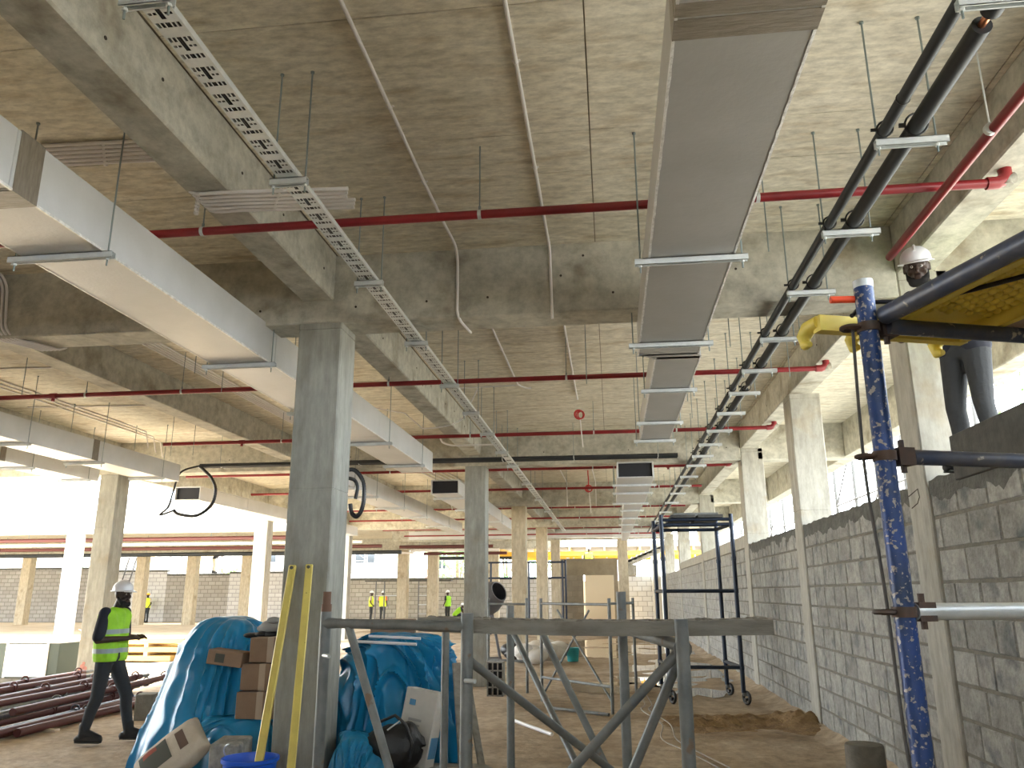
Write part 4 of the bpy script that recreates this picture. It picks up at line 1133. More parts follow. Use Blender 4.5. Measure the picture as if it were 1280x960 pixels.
# cement sack
def sack_rot(u, n):
    u = Vector(u).normalized(); n = Vector(n); n = (n - u * n.dot(u)).normalized()
    return Matrix((u, n.cross(u), n)).transposed()
def sack(label, c, L, W, T, rot, m=M_PAPER, printed=True):
    t = thing('cement_sack', label, 'sack', c)
    rows = []
    nu, nv = 26, 30
    rm = rot
    for i in range(nu + 1):
        u = -1 + 2 * i / nu
        row = []
        sq = (1 - abs(u) ** 5) ** .5
        for j in range(nv + 1):
            a = 2 * math.pi * j / nv
            ca, sa = math.cos(a), math.sin(a)
            yy = W / 2 * math.copysign(abs(ca) ** .55, ca) * (1 - .05 * (1 - sq)); zz = T / 2 * math.copysign(abs(sa) ** .8, sa) * max(sq, .06)
            p = Vector((u * L / 2, yy, zz)) * (1 + .05 * noise.noise(Vector((u * 3, ca * 2, sa * 2 + c[0]))))
            row.append(Vector(c) + rm @ p)
        rows.append(row)
    o = obj(MB().grid(rows), 'sack', m, t, smooth=70)
    if printed:
        def patch(u0, u1, w0, w1, mm, nm):
            rr = []
            for i in range(9):
                u = u0 + (u1 - u0) * i / 8
                sq = (1 - abs(u) ** 5) ** .5
                r = []
                for j in range(9):
                    y = (w0 + (w1 - w0) * j / 8)
                    ca = math.copysign(min(abs(y), .999) ** (1 / .55), y); sa = math.sqrt(max(0, 1 - ca * ca))
                    p = Vector((u * L / 2, W / 2 * y, T / 2 * sa ** .8 * max(sq, .06))) * (1 + .05 * noise.noise(Vector((u * 3, ca * 2, sa * 2 + c[0])))) + Vector((0, 0, .004))
                    r.append(Vector(c) + rm @ p)
                rr.append(r)
            obj(MB().grid(rr), nm, mm, o, smooth=70)
        patch(-.75, .10, -.55, .62, M_PRINT, 'print_panel'); patch(-.62, -.2, .30, .60, M_PRINTR, 'print_mark'); patch(.35, .60, -.55, .45, mat('sack_brown_print', (0.14, 0.09, 0.07), .8), 'print_band')
sack('paper cement sack with dark print leaning on the blue tarpaulin', (-3.45, 6.34, .38), .56, .38, .19, sack_rot((.72, .30, .62), (-.25, -.75, .60)))
t = obj(bx(MB(), (-2.95, 6.30, .26), (.235, .30, .52), .12, .06), 'concrete_block', M_BLOCK, bevel=.012)
tag(t, 'pale rough concrete block standing below the cement sack', 'block')
t = thing('bucket', 'bright blue plastic bucket beside the yellow poles', 'bucket', (-2.66, 6.0, 0))
obj(MB().lathe((-2.66, 6.0, 0), [(.001, .0), (.15, 0), (.19, .42), (.205, .43), (.205, .455), (.19, .455), (.185, .44), (.147, .02), (.001, .02)], 30), 'shell', M_BUCKET, t, smooth=40)
obj(MB().ring((-2.66, 6.0, .44), (.2, 1, 1.2), .205, .005, 20, 6, 0, math.pi), 'handle', M_GALV, t, smooth=60)
for lab, a, b in (('yellow straightedge pole leaning on the grey column, left one', (-2.535, 5.74, 0), (-2.606, 6.43, 1.83)), ('yellow straightedge pole leaning on the grey column, right one', (-2.26, 5.74, 0), (-2.468, 6.44, 1.835))):
    t = thing('straightedge', lab, 'pole', a, 'yellow poles on the column')
    obj(MB().bar(a, b, .060, .032), 'bar', M_YPOLE, t, bevel=.006)
    d = (Vector(b) - Vector(a)).normalized()
    e = Vector(b)
    obj(MB().tube([e - d * .02 + Vector((0, -.024, 0)), e - d * .02 + Vector((0, .02, 0))], .014, 10), 'end_hole', M_PRINT, t, smooth=40)
# base of timber under the right heap
for k, (x0, x1, y, z, rz) in enumerate(((-2.35, -1.2, 6.72, .22, .03), (-2.30, -1.25, 6.86, .22, -.02), (-2.2, -1.15, 7.0, .22, .02))):
    tag(obj(bx(MB(), ((x0 + x1) / 2, y, z), (x1 - x0, .12, .03), rz), 'timber_board', M_WOOD, bevel=.003), 'grey board of the low timber base under the right tarpaulin, %s' % ('front', 'middle', 'rear')[k], 'board', 'timber base boards')
for x in (-2.15, -1.35):
    tag(obj(MB().box(x - .1, x + .1, 6.68, 7.05, -.02, .203), 'concrete_block', M_MORTAR, bevel=.006), 'concrete block under the %s end of the low timber base' % ('left' if x < -2 else 'right'), 'block')
t = thing('carton', 'tall white carton tilted against the right tarpaulin', 'carton', (-1.63, 6.92, .24))
rz, ry, rx = -.25, .14, -.12
obj(bx(MB(), (-1.62, 6.93, .535), (.30, .16, .58), rz, rx, ry), 'box', M_CARTON, t, bevel=.006)
Rm = Matrix.Rotation(rz, 3, 'Z') @ Matrix.Rotation(ry, 3, 'Y') @ Matrix.Rotation(rx, 3, 'X')
for dx, dz, w, h in ((-.07, .18, .055, .045), (-.02, .05, .12, .02), (-.02, .01, .10, .015)):
    obj(MB().obox(Vector((-1.62, 6.93, .535)) + Rm @ Vector((dx, -.081, dz)), (w, .003, h), Rm), 'print', M_CARTONB if w < .06 else mat('carton_grey_print', (.35, .34, .33), .8), t)
obj(MB().obox(Vector((-1.62, 6.93, .535)) + Rm @ Vector((.151, 0, -.14)), (.003, .13, .16), Rm), 'label', M_CARTONB, t)
def handbag():
    t = thing('black_bag', 'slumped black bag in front of the white carton', 'bag', (-1.78, 6.72, .24))
    rows = []
    for i in range(19):
        u = -1 + 2 * i / 18
        row = []
        for j in range(25):
            a = 2 * math.pi * j / 24
            q = max(.02, (1 - abs(u) ** 4)) ** .5
            w = 1 + .16 * noise.noise(Vector((u * 2, math.cos(a) * 1.5, math.sin(a) * 1.5)))
            row.append((-1.78 + u * .24 * w, 6.70 + .115 * q * math.cos(a) * w, .415 + (.17 + .03 * u) * q * math.sin(a) * w))
        rows.append(row)
    obj(MB().grid(rows), 'body', M_BAG, t, smooth=70)
    obj(MB().tube([(-1.90, 6.63, .52), (-1.86, 6.58, .62), (-1.74, 6.57, .67), (-1.66, 6.6, .60), (-1.60, 6.6, .45), (-1.62, 6.6, .33)], .013, 8), 'strap', M_BAG, t, smooth=70)
    obj(MB().tube([(-1.80, 6.575, .56), (-1.70, 6.575, .63)], .006, 8), 'zip', M_GALV, t)
handbag()
for lab, a, b, w in (('grey board leaning against the heap beside the white carton', (-1.18, 6.72, .0), (-1.34, 7.1, 1.02), .10), ('second grey board leaning beside the first', (-1.05, 6.9, .0), (-1.30, 7.25, .95), .06)):
    tag(obj(MB().bar(a, b, w, .025), 'leaning_board', M_WOOD, bevel=.003), lab, 'board', 'leaning boards')
for k, (x, z) in enumerate(((-1.30, .26), (-1.18, .29))):
    tag(obj(bx(MB(), (x, 6.55, z), (.42, .16, .022), .35 + .2 * k), 'offcut', M_WOOD, bevel=.003), 'short grey offcut lying at the right end of the timber base, %s' % ('lower', 'upper')[k], 'offcut', 'offcuts')
for k, (a, b) in enumerate((((-2.30, 7.2, 1.19), (-1.72, 7.15, 1.17)), ((-2.2, 7.3, 1.23), (-1.72, 7.3, 1.21)))):
    tag(obj(MB().tube([a, b], .013, 8), 'loose_pipe', M_PVC, smooth=60), 'pale plastic pipe lying on the right tarpaulin heap, %s one' % ('front', 'rear')[k], 'pipe', 'pipes on the heap')
t = thing('cardboard_box', 'brown cardboard box lying on top of the right tarpaulin heap', 'box', (-2.15, 7.95, 1.2))
obj(bx(MB(), (-2.12, 7.85, 1.29), (.42, .3, .14), .2), 'carton', M_CARD, t, bevel=.004)
mb = MB()
for dx, dz, r in ((0, 0, .07), (.1, .02, .06), (-.08, -.01, .05), (.17, .03, .04)): mb.sphere((-1.75 + dx, 7.9, 1.30 + dz), r, 12, 8, (1.4, 1, .6))
tag(obj(mb, 'blue_cloth', mat('royal_blue_cloth', (.02, .09, .35), .8, bump=.5, scale=12), smooth=80), 'small crumpled royal blue cloth behind the right tarpaulin heap', 'cloth')
# hollow block mid-hall
t = thing('hollow_block', 'grey hollow clay block standing on end mid-hall', 'block', (-1.93, 13.6, 0))
mb = MB(); x0, x1, y0, y1, z0, z1 = -2.07, -1.80, 13.5, 13.72, -.01, .52
mb.box(x0, x1, y0 + .05, y1, z0, z1)
for k in range(4): xx = x0 + (x1 - x0 - .02) * k / 3; mb.box(xx, xx + .02, y0, y0 + .05, z0, z1)
for k in range(5): zz = z0 + (z1 - z0 - .02) * k / 4; mb.box(x0, x1, y0, y0 + .05, zz, zz + .02)
obj(mb, 'body', M_BLOCK, t)
obj(MB().box(x0 + .015, x1 - .015, y0 + .047, y0 + .052, z0 + .01, z1 - .01), 'cell_shade', M_DARK, t)  # dark sheet painting the shade deep in the cells

# ---- pile of props and pipes on the left
def pile():
    rnd = random.Random(4)
    specs = []
    for k in range(22):
        u = k / 21
        x = -7.25 - 2.5 * u
        y1 = 12.0 + rnd.uniform(0, 1.5) + .5 * u
        lay = [0.07, 0.17, .27, .20][k % 4] if 1 < k < 20 else .07
        specs.append((x, y1, lay, rnd.uniform(3.4, 4.4), math.radians(rnd.uniform(1, 7)), ('red', 'navy', 'red', 'grey')[k % 4]))
    for k, (x1, y, z, L, a, c) in enumerate(specs):
        p1 = Vector((x1, y, z)); p0 = p1 + Vector((L * math.sin(a), -L * math.cos(a), .0))
        m = {'red': mat('maroon_pipe', (0.085, 0.022, 0.022), .5), 'navy': M_NAVY, 'grey': M_STEELG}[c]
        t = thing('steel_prop', '%s steel prop in the pile on the left, %s' % ({'red': 'maroon', 'navy': 'dark blue', 'grey': 'grey'}[c], '%s counting from the right' % ('rightmost', 'second', 'third', 'fourth', 'fifth', 'sixth', 'seventh', 'eighth', 'ninth', 'tenth', 'eleventh', 'twelfth', 'thirteenth', 'fourteenth', 'fifteenth', 'sixteenth', 'seventeenth', 'eighteenth', 'nineteenth', 'twentieth', 'twenty-first', 'leftmost')[k]), 'prop', tuple(p1), 'props in the left pile')
        obj(MB().tube([p0, p1], .045 if c == 'red' else .036, 12), 'tube', m, t, smooth=60)
        q = p0.lerp(p1, .5)
        obj(MB().tube([q, p1 + (p1 - p0).normalized() * .25], .028, 10), 'inner_tube', M_STEELG if c != 'navy' else M_NAVY, t, smooth=60)
        d = (p1 - p0).normalized()
        for w in (.55, .95):
            e = p0.lerp(p1, w)
            obj(MB().ring(e + Vector((0, 0, .03)), d, .06, .012, 14, 6).tube([e - d * .03, e + d * .03], .055, 10), 'collar', m, t, smooth=50)
pile()
for k, (x0, y0, x1, y1, z) in enumerate(((-6.95, 9.2, -7.05, 12.9, .05), (-7.10, 9.0, -7.18, 12.4, .05), (-6.6, 12.6, -5.0, 14.3, .04), (-6.9, 12.9, -5.3, 14.6, .05), (-7.2, 13.6, -5.5, 15.1, .05))):
    tag(obj(MB().tube([(x0, y0, z), (x1, y1, z)], .05, 12), 'red_pipe', mat('maroon_pipe', (0.085, 0.022, 0.022), .5), smooth=60), 'long maroon pipe lying on the ground, %s of the loose ones' % ('front', 'second', 'third', 'fourth', 'rear')[k], 'pipe', 'loose maroon pipes')
tag(obj(bx(MB(), (-6.25, 10.7, .15), (.24, .30, .34), .3), 'concrete_block', M_MORTAR, bevel=.01), 'grey concrete block propping the pipe pile by the walking man', 'block')
for k, y in enumerate((9.7, 11.9)):
    tag(obj(MB().box(-9.9, -6.8, y - .05, y + .05, -.05, .02), 'bearer', M_TIMW), 'timber bearer under the pipe pile, %s one' % ('near', 'far')[k], 'timber', 'bearers under the pile')
# white panelled box
t = thing('equipment_crate', 'white panelled equipment crate with dark ends on the far left', 'crate', (-11.5, 15.3, 0))
obj(MB().box(-12.3, -10.69, 15.0, 16.0, .05, .70), 'body', mat('dark_green_panel', (0.06, 0.08, 0.07), .7), t, bevel=.01)
obj(MB().box(-11.77, -10.95, 14.985, 15.0, .08, .68), 'front_panel', mat('lilac_white_panel', (0.66, 0.64, 0.70), .5), t)
obj(MB().box(-12.35, -10.65, 14.97, 16.05, .70, .735), 'lid', M_WHITE, t)
for x in (-11.79, -10.93): obj(MB().box(x - .02, x + .02, 14.98, 15.0, .06, .70), 'corner_strip', M_WHITE, t)
obj(MB().box(-12.3, -10.69, 15.05, 16.0, -.03, .05), 'skid', M_WOOD, t)
# timber stacks in the yard
rnd = random.Random(11)
cnt = 0
for (xa, xb, y0, n, lay, z0, m, nm, grp) in ((-21.5, -16.6, 18.3, 7, 3, .0, M_TIMB, 'yellow shuttering timber in the stack beyond the brown column', 'yellow timber stack'),
                                         (-16.2, -10.5, 19.8, 6, 3, .0, M_TIMB, 'yellow shuttering timber in the stack right of the brown column', 'second yellow timber stack'),
                                         (-22, -13.8, 16.9, 6, 2, .0, M_TIMW, 'pale sawn timber lying loosely on the yard floor', 'loose pale timber')):
    for l in range(lay):
        for k in range(n):
            y = y0 + k * .24 + rnd.uniform(-.03, .03)
            a = rnd.uniform(-.015, .015) if m is M_TIMB else rnd.uniform(-.12, .12)
            xs, xe = xa + rnd.uniform(0, .8), xb - rnd.uniform(0, .8)
            if m is M_TIMW: xs, xe = xa + rnd.uniform(0, 3), xb - rnd.uniform(0, 2)
            z = z0 + .06 + l * .21 if m is M_TIMB else .03 + l * .09 + .01 * k
            o = obj(bx(MB(), ((xs + xe) / 2, y, z), (xe - xs, .2, .12 if m is M_TIMB else .06), a), 'timber', m)
            tag(o, '%s, %s layer, %s board' % (nm, ('bottom', 'middle', 'top')[l] if lay == 3 else ('bottom', 'upper')[l], ('front', 'second', 'third', 'fourth', 'fifth', 'sixth', 'seventh')[k]), 'timber', grp)
        if m is M_TIMB and l:
            for xx in (xa + 1.2, xb - 1.2):
                tag(obj(MB().box(xx - .05, xx + .05, y0 - .1, y0 + n * .24, z0 + l * .21 - .09, z0 + l * .21), 'spacer', M_TIMW), '%s spacer batten under the %s layer of the %s yellow timber stack' % ('left' if xx < (xa + xb) / 2 else 'right', ('', 'middle', 'top')[l], 'left' if xa < -20 else 'right'), 'batten', 'spacer battens')
mb = MB()
for k in range(70):
    p = Vector((-11.9 + rnd.gauss(0, .25), 17.6 + rnd.gauss(0, .1), .04 + abs(rnd.gauss(0, .26))))
    q = p + Vector((rnd.uniform(-.22, .22), rnd.uniform(-.06, .06), rnd.uniform(-.16, .16)))
    mb.bar(p, q, .035, .012)
o = obj(mb, 'orange_netting', M_ORANGE)
tag(o, 'crumpled heap of orange safety netting in the yard', 'netting', kind='stuff')
# far sacks, bucket, mixer
for k, (x, y, m) in enumerate(((-1.9, 19.3, M_CARTON), (-1.5, 19.9, M_CARTON), (-2.3, 19.6, M_BAG), (-1.7, 20.6, M_PAPER))):
    mb = MB()
    for q in range(4): mb.sphere((x + rnd.uniform(-.2, .2), y + rnd.uniform(-.15, .15), .16 + rnd.uniform(0, .18)), rnd.uniform(.2, .28), 12, 8, (1.1, 1, .7))
    tag(obj(mb, 'rubble_sack', m, smooth=80), ('white rubble sack lying behind the third column', 'white rubble sack nearest the teal bucket', 'black rubble sack behind the third column', 'brown rubble sack behind the white ones')[k], 'sack', 'rubble sacks mid-hall')
tag(obj(MB().lathe((-1.0, 20.3, 0), [(.001, 0), (.13, 0), (.16, .30), (.17, .315), (.155, .315), (.12, .03), (.001, .03)], 20), 'teal_bucket', M_TEAL, smooth=40), 'teal bucket standing beside the rubble sacks', 'bucket')
t = thing('concrete_mixer', 'dark concrete mixer with its drum mouth towards the hall', 'mixer', (-2.6, 17.2, 0))
rot = Matrix.Rotation(math.radians(-35), 3, 'Z') @ Matrix.Rotation(math.radians(66), 3, 'Y')
obj(MB().lathe((-2.62, 17.2, 1.50), [(.001, -.36), (.12, -.355), (.21, -.33), (.28, -.27), (.325, -.17), (.34, -.05), (.335, .05), (.30, .16), (.25, .27), (.20, .35), (.215, .36), (.19, .355), (.235, .26), (.285, .15), (.31, .05), (.30, -.1), (.2, -.28), (.001, -.3)], 30, rot), 'drum', M_SCAFF, t, smooth=40)
obj(MB().tube([(-2.9, 17.2, 0), (-2.7, 17.2, 1.3)], .03, 8).tube([(-2.3, 17.2, 0), (-2.55, 17.2, 1.3)], .03, 8).tube([(-2.8, 16.8, 0), (-2.6, 17.1, 1.2)], .03, 8).tube([(-2.9, 17.2, .3), (-2.35, 17.2, .3)], .025, 8), 'stand', M_SCAFF, t, smooth=60)

# ============================================================ PEOPLE
def remeshed(mb, vox, smooth_it=4):
    me = bpy.data.meshes.new('tmp'); me.from_pydata(mb.v, [], mb.f); me.update()
    o = bpy.data.objects.new('tmp', me); C.objects.link(o)
    r = o.modifiers.new('r', 'REMESH'); r.mode = 'VOXEL'; r.voxel_size = vox; r.use_smooth_shade = True
    s = o.modifiers.new('s', 'SMOOTH'); s.iterations = smooth_it; s.factor = .5
    dg = bpy.context.evaluated_depsgraph_get()
    out = bpy.data.meshes.new_from_object(o.evaluated_get(dg))
    bpy.data.objects.remove(o); bpy.data.meshes.remove(me)
    return out
def link_mesh(me, name, m, parent):
    me.materials.clear(); me.materials.append(m); me.name = name
    for p in me.polygons: p.use_smooth = True
    o = bpy.data.objects.new(name, me); C.objects.link(o); o.parent = parent
    OFF[o.name] = Vector((0, 0, 0))
    return o
def cut_band(me, z0, z1, push=.004):
    """a copy of the garment between two heights, pushed out a little"""
    bm = bmesh.new(); bm.from_mesh(me)
    g = bm.verts[:] + bm.edges[:] + bm.faces[:]
    bmesh.ops.bisect_plane(bm, geom=g, plane_co=(0, 0, z0), plane_no=(0, 0, 1), clear_inner=True)
    g = bm.verts[:] + bm.edges[:] + bm.faces[:]
    bmesh.ops.bisect_plane(bm, geom=g, plane_co=(0, 0, z1), plane_no=(0, 0, 1), clear_outer=True)
    bm.normal_update()
    for v in bm.verts: v.co += v.normal * push
    out = bpy.data.meshes.new('band'); bm.to_mesh(out); bm.free()
    return out
def hand(mb, wrist, d, up, side, curl=.5):
    """palm and five bent fingers; D points out of the wrist, UP is the back of the hand, thumb towards SIDE"""
    d = Vector(d).normalized(); up = Vector(up); up = (up - d * up.dot(d)).normalized(); l = up.cross(d).normalized() * side
    w = Vector(wrist)
    for k in (-.022, 0, .022): mb.capsule(w + l * k * .6, w + d * .08 + l * k, .019, .017, 8)
    for k, (o, L) in enumerate(((.032, .068), (.011, .078), (-.011, .072), (-.032, .056))):
        a = w + d * .085 + l * o; dirn = d; p = a
        for j, seg in enumerate((.45, .32, .25)):
            dirn = (dirn - up * curl * (.5 + .35 * j)).normalized()
            q = p + dirn * L * seg
            mb.capsule(p, q, .0095 - .0008 * j, .0088 - .0008 * j, 8); p = q
    p = w + d * .025 + l * .03
    for j, seg in enumerate((.04, .03, .025)):
        dirn = (l * (.8 - .3 * j) + d * (.7 + .25 * j) - up * .35).normalized()
        q = p + dirn * seg
        mb.capsule(p, q, .0115 - .001 * j, .0105 - .001 * j, 8); p = q
def person(label, base, heading, J, helmet=M_HELM, vest=M_VEST, shirt=M_SHIRT, trousers=M_TROU, boots=M_BOOT, detail=True, look=0.0, tilt=0.0, hide_vest=False, curl=.6, sleeve=.55, hemup=0, bands=True, group=None):
    V = {k: Vector(v) for k, v in J.items()}
    t = thing('person', label, 'person', base, group)
    t.rotation_euler = (0, 0, heading)
    vox = .0085 if detail else .022
    sp = (V['neck'] - V['pelvis']).normalized()
    left = Vector((0, 1, 0)) if 'lat' not in V else V['lat'].normalized()
    sl = (V['shL'] - V['shR']).normalized()
    hl = (V['hipL'] - V['hipR']).normalized()
    def torso(mb, g):
        for s in (-1, 1):
            mb.capsule(V['pelvis'] + hl * s * .085, V['chest'] + sl * s * .085, .108 + g, .112 + g, 14)
            mb.capsule(V['chest'] + sl * s * .085, (V['shL'] if s > 0 else V['shR']) - sp * .05 - sl * s * .05, .112 + g, .082 + g, 14)
        mb.capsule(V['chest'], V['neck'] - sp * .10, .11 + g, .085 + g, 14)
    def legs(mb, g):
        mb.capsule(V['pelvis'] - hl * .07, V['pelvis'] + hl * .07, .105 + g, .105 + g)
        for s in 'LR':
            mb.capsule(V['hip' + s], V['kn' + s], .088 + g, .060 + g)
            mid = V['kn' + s].lerp(V['an' + s], .35) - Vector((.012, 0, 0))
            mb.capsule(V['kn' + s], mid, .058 + g, .056 + g); mb.capsule(mid, V['an' + s], .056 + g, .042 + g)
    # body: one continuous surface
    mb = MB(); torso(mb, -.012); legs(mb, -.012)
    hd = V['head']; Rh = Matrix.Rotation(look, 3, 'Z') @ Matrix.Rotation(tilt, 3, 'Y')
    def H(x, y, z): return hd + Rh @ Vector((x, y, z))
    mb.capsule(V['neck'] - sp * .06, H(-.02, 0, -.06), .058, .055)
    mb.sphere(H(-.01, 0, .03), .098, 16, 12, (1, .82, 1.02), Rh); mb.capsule(H(.025, 0, -.075), H(.0, 0, .02), .050, .075)
    if detail:
        mb.capsule(H(.083, 0, .02), H(.108, 0, -.022), .010, .016, 8)
        for s in (-1, 1):
            mb.capsule(H(.078, s * .015, .035), H(.070, s * .05, .033), .012, .012, 8)
            mb.capsule(H(-.015, s * .078, .02), H(-.012, s * .082, -.02), .016, .012, 8)
            mb.capsule(H(.055, s * .045, -.015), H(.04, s * .05, -.03), .022, .02, 8)
        mb.capsule(H(.085, -.018, -.058), H(.085, .018, -.058), .010, .010, 8); mb.capsule(H(.078, -.014, -.072), H(.078, .014, -.072), .010, .010, 8)
        mb.capsule(H(.062, -.012, -.105), H(.062, .012, -.105), .022, .022, 8)
    for s, sg in (('L', 1), ('R', -1)):
        mb.capsule(V['sh' + s], V['el' + s], .052, .042); mb.capsule(V['el' + s], V['wr' + s], .042, .028)
        d = V['hd' + s] - V['wr' + s]
        mb.capsule(V['wr' + s] - d.normalized() * .02, V['wr' + s] + d.normalized() * .02, .028, .024)
        if detail: hand(mb, V['wr' + s] + d.normalized() * .01, d, V.get('up' + s, Vector((0, 0, 1))), -sg, curl)
        else: mb.capsule(V['wr' + s], V['hd' + s], .035, .03)
        mb.capsule(V['an' + s], V['to' + s], .04, .032)
    body = link_mesh(remeshed(mb, vox, 2), 'body', M_SKIN, t)
    # garments
    mb = MB(); legs(mb, .010); tr = link_mesh(remeshed(mb, vox * 1.3), 'trousers', trousers, t)
    mb = MB(); torso(mb, .004)
    for s in 'LR':
        e = V['sh' + s].lerp(V['el' + s], sleeve)
        mb.capsule(V['sh' + s], e, .070, .068)
    link_mesh(remeshed(mb, vox * 1.3), 'shirt', shirt, t)
    if vest:
        mb = MB(); torso(mb, .026)
        vm = remeshed(mb, vox * 1.2)
        hem = V['pelvis'].z - .06 + hemup
        vc = cut_band(vm, hem, 9, 0)
        vo = link_mesh(vc, 'vest', vest, t)
        if bands:
            p, c = V['pelvis'], V['chest']
            for z in (p.z + .03, c.z - .05):
                b = cut_band(vm, z, z + .052, .004)
                link_mesh(b, 'reflective_band', M_BAND, vo)
        bpy.data.meshes.remove(vm)
    for s in 'LR':
        a, to = V['an' + s], V['to' + s]
        mb = MB()
        f = (to - a); f.z = 0; f = f.normalized() if f.length > .01 else Vector((1, 0, 0))
        hl_ = Vector((a.x, a.y, min(a.z, to.z + .06))) - f * .055
        heel = Vector((hl_.x, hl_.y, to.z + max(0, (a.z - .10 - to.z)) * .9 + .005))
        mb.capsule(a + Vector((0, 0, .07)), a - Vector((0, 0, .02)), .055, .055); mb.capsule(heel, to, .046, .042); mb.capsule(a, to + Vector((0, 0, .02)), .052, .034)
        bo = link_mesh(remeshed(mb, vox * 1.2, 2), 'boot', boots, t)
        if detail:
            sb = MB(); up_ = Vector((0, 0, -.030))
            sb.bar(heel - f * .028 + up_, to + f * .022 + up_, .070, .016)
            obj(sb, 'sole', M_PRINT, bo, local=True, bevel=.006)
    # helmet with brim and peak
    hc = H(-.012, 0, .068)
    prof = [(.001, .098)] + [(.112 * math.sin(a), .098 * math.cos(a)) for a in [math.pi / 2 * k / 8 for k in range(1, 9)]] + [(.114, -.015), (.132, -.022), (.132, -.027), (.112, -.02), (.106, 0)]
    hm = MB().lathe(hc, prof, 24, Rh, (1.10, .94))
    he = obj(hm, 'helmet', helmet, t, smooth=40, local=True)
    pk = MB(); rows = []
    for i in range(3):
        rows.append([hc + Rh @ Vector(((.118 + .030 * i) * math.cos(a) * 1.08, .118 * math.sin(a) * .94 + .0, -.016 - .008 * i)) for a in [-.9 + 1.8 * k / 10 for k in range(11)]])
    pk.grid(rows)
    obj(pk, 'peak', helmet, he, smooth=60, local=True, solid=.004)
    if detail:
        rb = MB().tube([hc + Rh @ Vector((-.10, 0, .055)), hc + Rh @ Vector((-.04, 0, .098)), hc + Rh @ Vector((.04, 0, .098)), hc + Rh @ Vector((.10, 0, .055))], .010, 8)
        obj(rb, 'ridge', helmet, he, smooth=60, local=True)
        be = MB().capsule(H(.05, -.03, -.10), H(.05, .03, -.10), .038, .038)
        for s in (-1, 1): be.capsule(H(.03, s * .052, -.075), H(-.01, s * .066, -.02), .026, .014)
        link_mesh(remeshed(be, .008, 3), 'beard', M_BEARD, t)
        for s in (-1, 1):
            ey = obj(MB().sphere(H(.082, s * .031, .012), .010, 10, 8), 'eye', mat('eye_white', (.55, .52, .48), .2), t, smooth=True, local=True)
            obj(MB().sphere(H(.0895, s * .031, .012), .0048, 8, 6), 'pupil', M_DARK, ey, smooth=True, local=True)
    return t

WALK = dict(pelvis=(0, 0, .93), chest=(-.02, 0, 1.22), neck=(.01, 0, 1.47), head=(.065, 0, 1.60), shL=(.03, .185, 1.40), shR=(-.03, -.185, 1.40),
            elL=(.03, .25, 1.12), elR=(-.05, -.25, 1.11), wrL=(.25, .12, 1.12), wrR=(.21, -.14, 1.12), hdL=(.34, .06, 1.14), hdR=(.30, -.08, 1.135),
            hipL=(.02, .085, .88), hipR=(-.02, -.085, .88), knR=(-.05, -.10, .48), anR=(-.15, -.10, .12), toR=(.03, -.11, .045),
            knL=(.19, .09, .50), anL=(.26, .09, .11), toL=(.45, .09, .05), upL=(0, .6, .8), upR=(0, -.6, .8))
person('man walking in white helmet and lime vest with grey bands', (-5.77, 9.0, 0), math.radians(8), WALK, look=math.radians(-22), tilt=.02, sleeve=.88)
BEND = dict(pelvis=(-.02, 0, .93), chest=(.13, 0, 1.18), neck=(.30, 0, 1.38), head=(.40, .02, 1.48), shL=(.24, .18, 1.33), shR=(.24, -.18, 1.33),
            elL=(.30, .26, 1.04), elR=(.30, -.26, 1.04), wrL=(.47, .10, 1.10), wrR=(.47, -.10, 1.10), hdL=(.53, .03, 1.14), hdR=(.53, -.03, 1.14),
            hipL=(-.02, .09, .88), hipR=(-.02, -.09, .88), knL=(.02, .11, .49), anL=(-.03, .11, .12), toL=(.14, .13, .05),
            knR=(.03, -.10, .48), anR=(-.02, -.12, .12), toR=(.15, -.14, .05), upL=(1, 0, 0), upR=(1, 0, 0))
person('man in white helmet and grey trousers standing on the block wall, leaning down', (2.63, 5.95, 2.41), math.radians(212), BEND, trousers=M_TROUG, look=math.radians(36), tilt=.30, hemup=.10)
STAND = dict(pelvis=(0, 0, .95), chest=(0, 0, 1.24), neck=(0, 0, 1.49), head=(.03, 0, 1.62), shL=(0, .185, 1.42), shR=(0, -.185, 1.42),
             elL=(-.02, .25, 1.14), elR=(-.02, -.25, 1.14), wrL=(.12, .22, .96), wrR=(.12, -.22, .96), hdL=(.17, .2, .9), hdR=(.17, -.2, .9),
             hipL=(0, .09, .9), hipR=(0, -.09, .9), knL=(.02, .10, .5), anL=(0, .10, .12), toL=(.16, .12, .05), knR=(.02, -.10, .5), anR=(0, -.10, .12), toR=(.16, -.12, .05))
CROUCH = dict(pelvis=(-.1, 0, .45), chest=(.12, 0, .68), neck=(.28, 0, .84), head=(.36, 0, .92), shL=(.22, .18, .80), shR=(.22, -.18, .80),
              elL=(.36, .22, .60), elR=(.36, -.22, .60), wrL=(.5, .12, .45), wrR=(.5, -.12, .45), hdL=(.55, .1, .4), hdR=(.55, -.1, .4),
              hipL=(-.1, .09, .42), hipR=(-.1, -.09, .42), knL=(.25, .14, .45), anL=(.05, .13, .12), toL=(.22, .14, .05), knR=(.25, -.14, .45), anR=(.05, -.13, .12), toR=(.22, -.14, .05))
far = dict(detail=False)
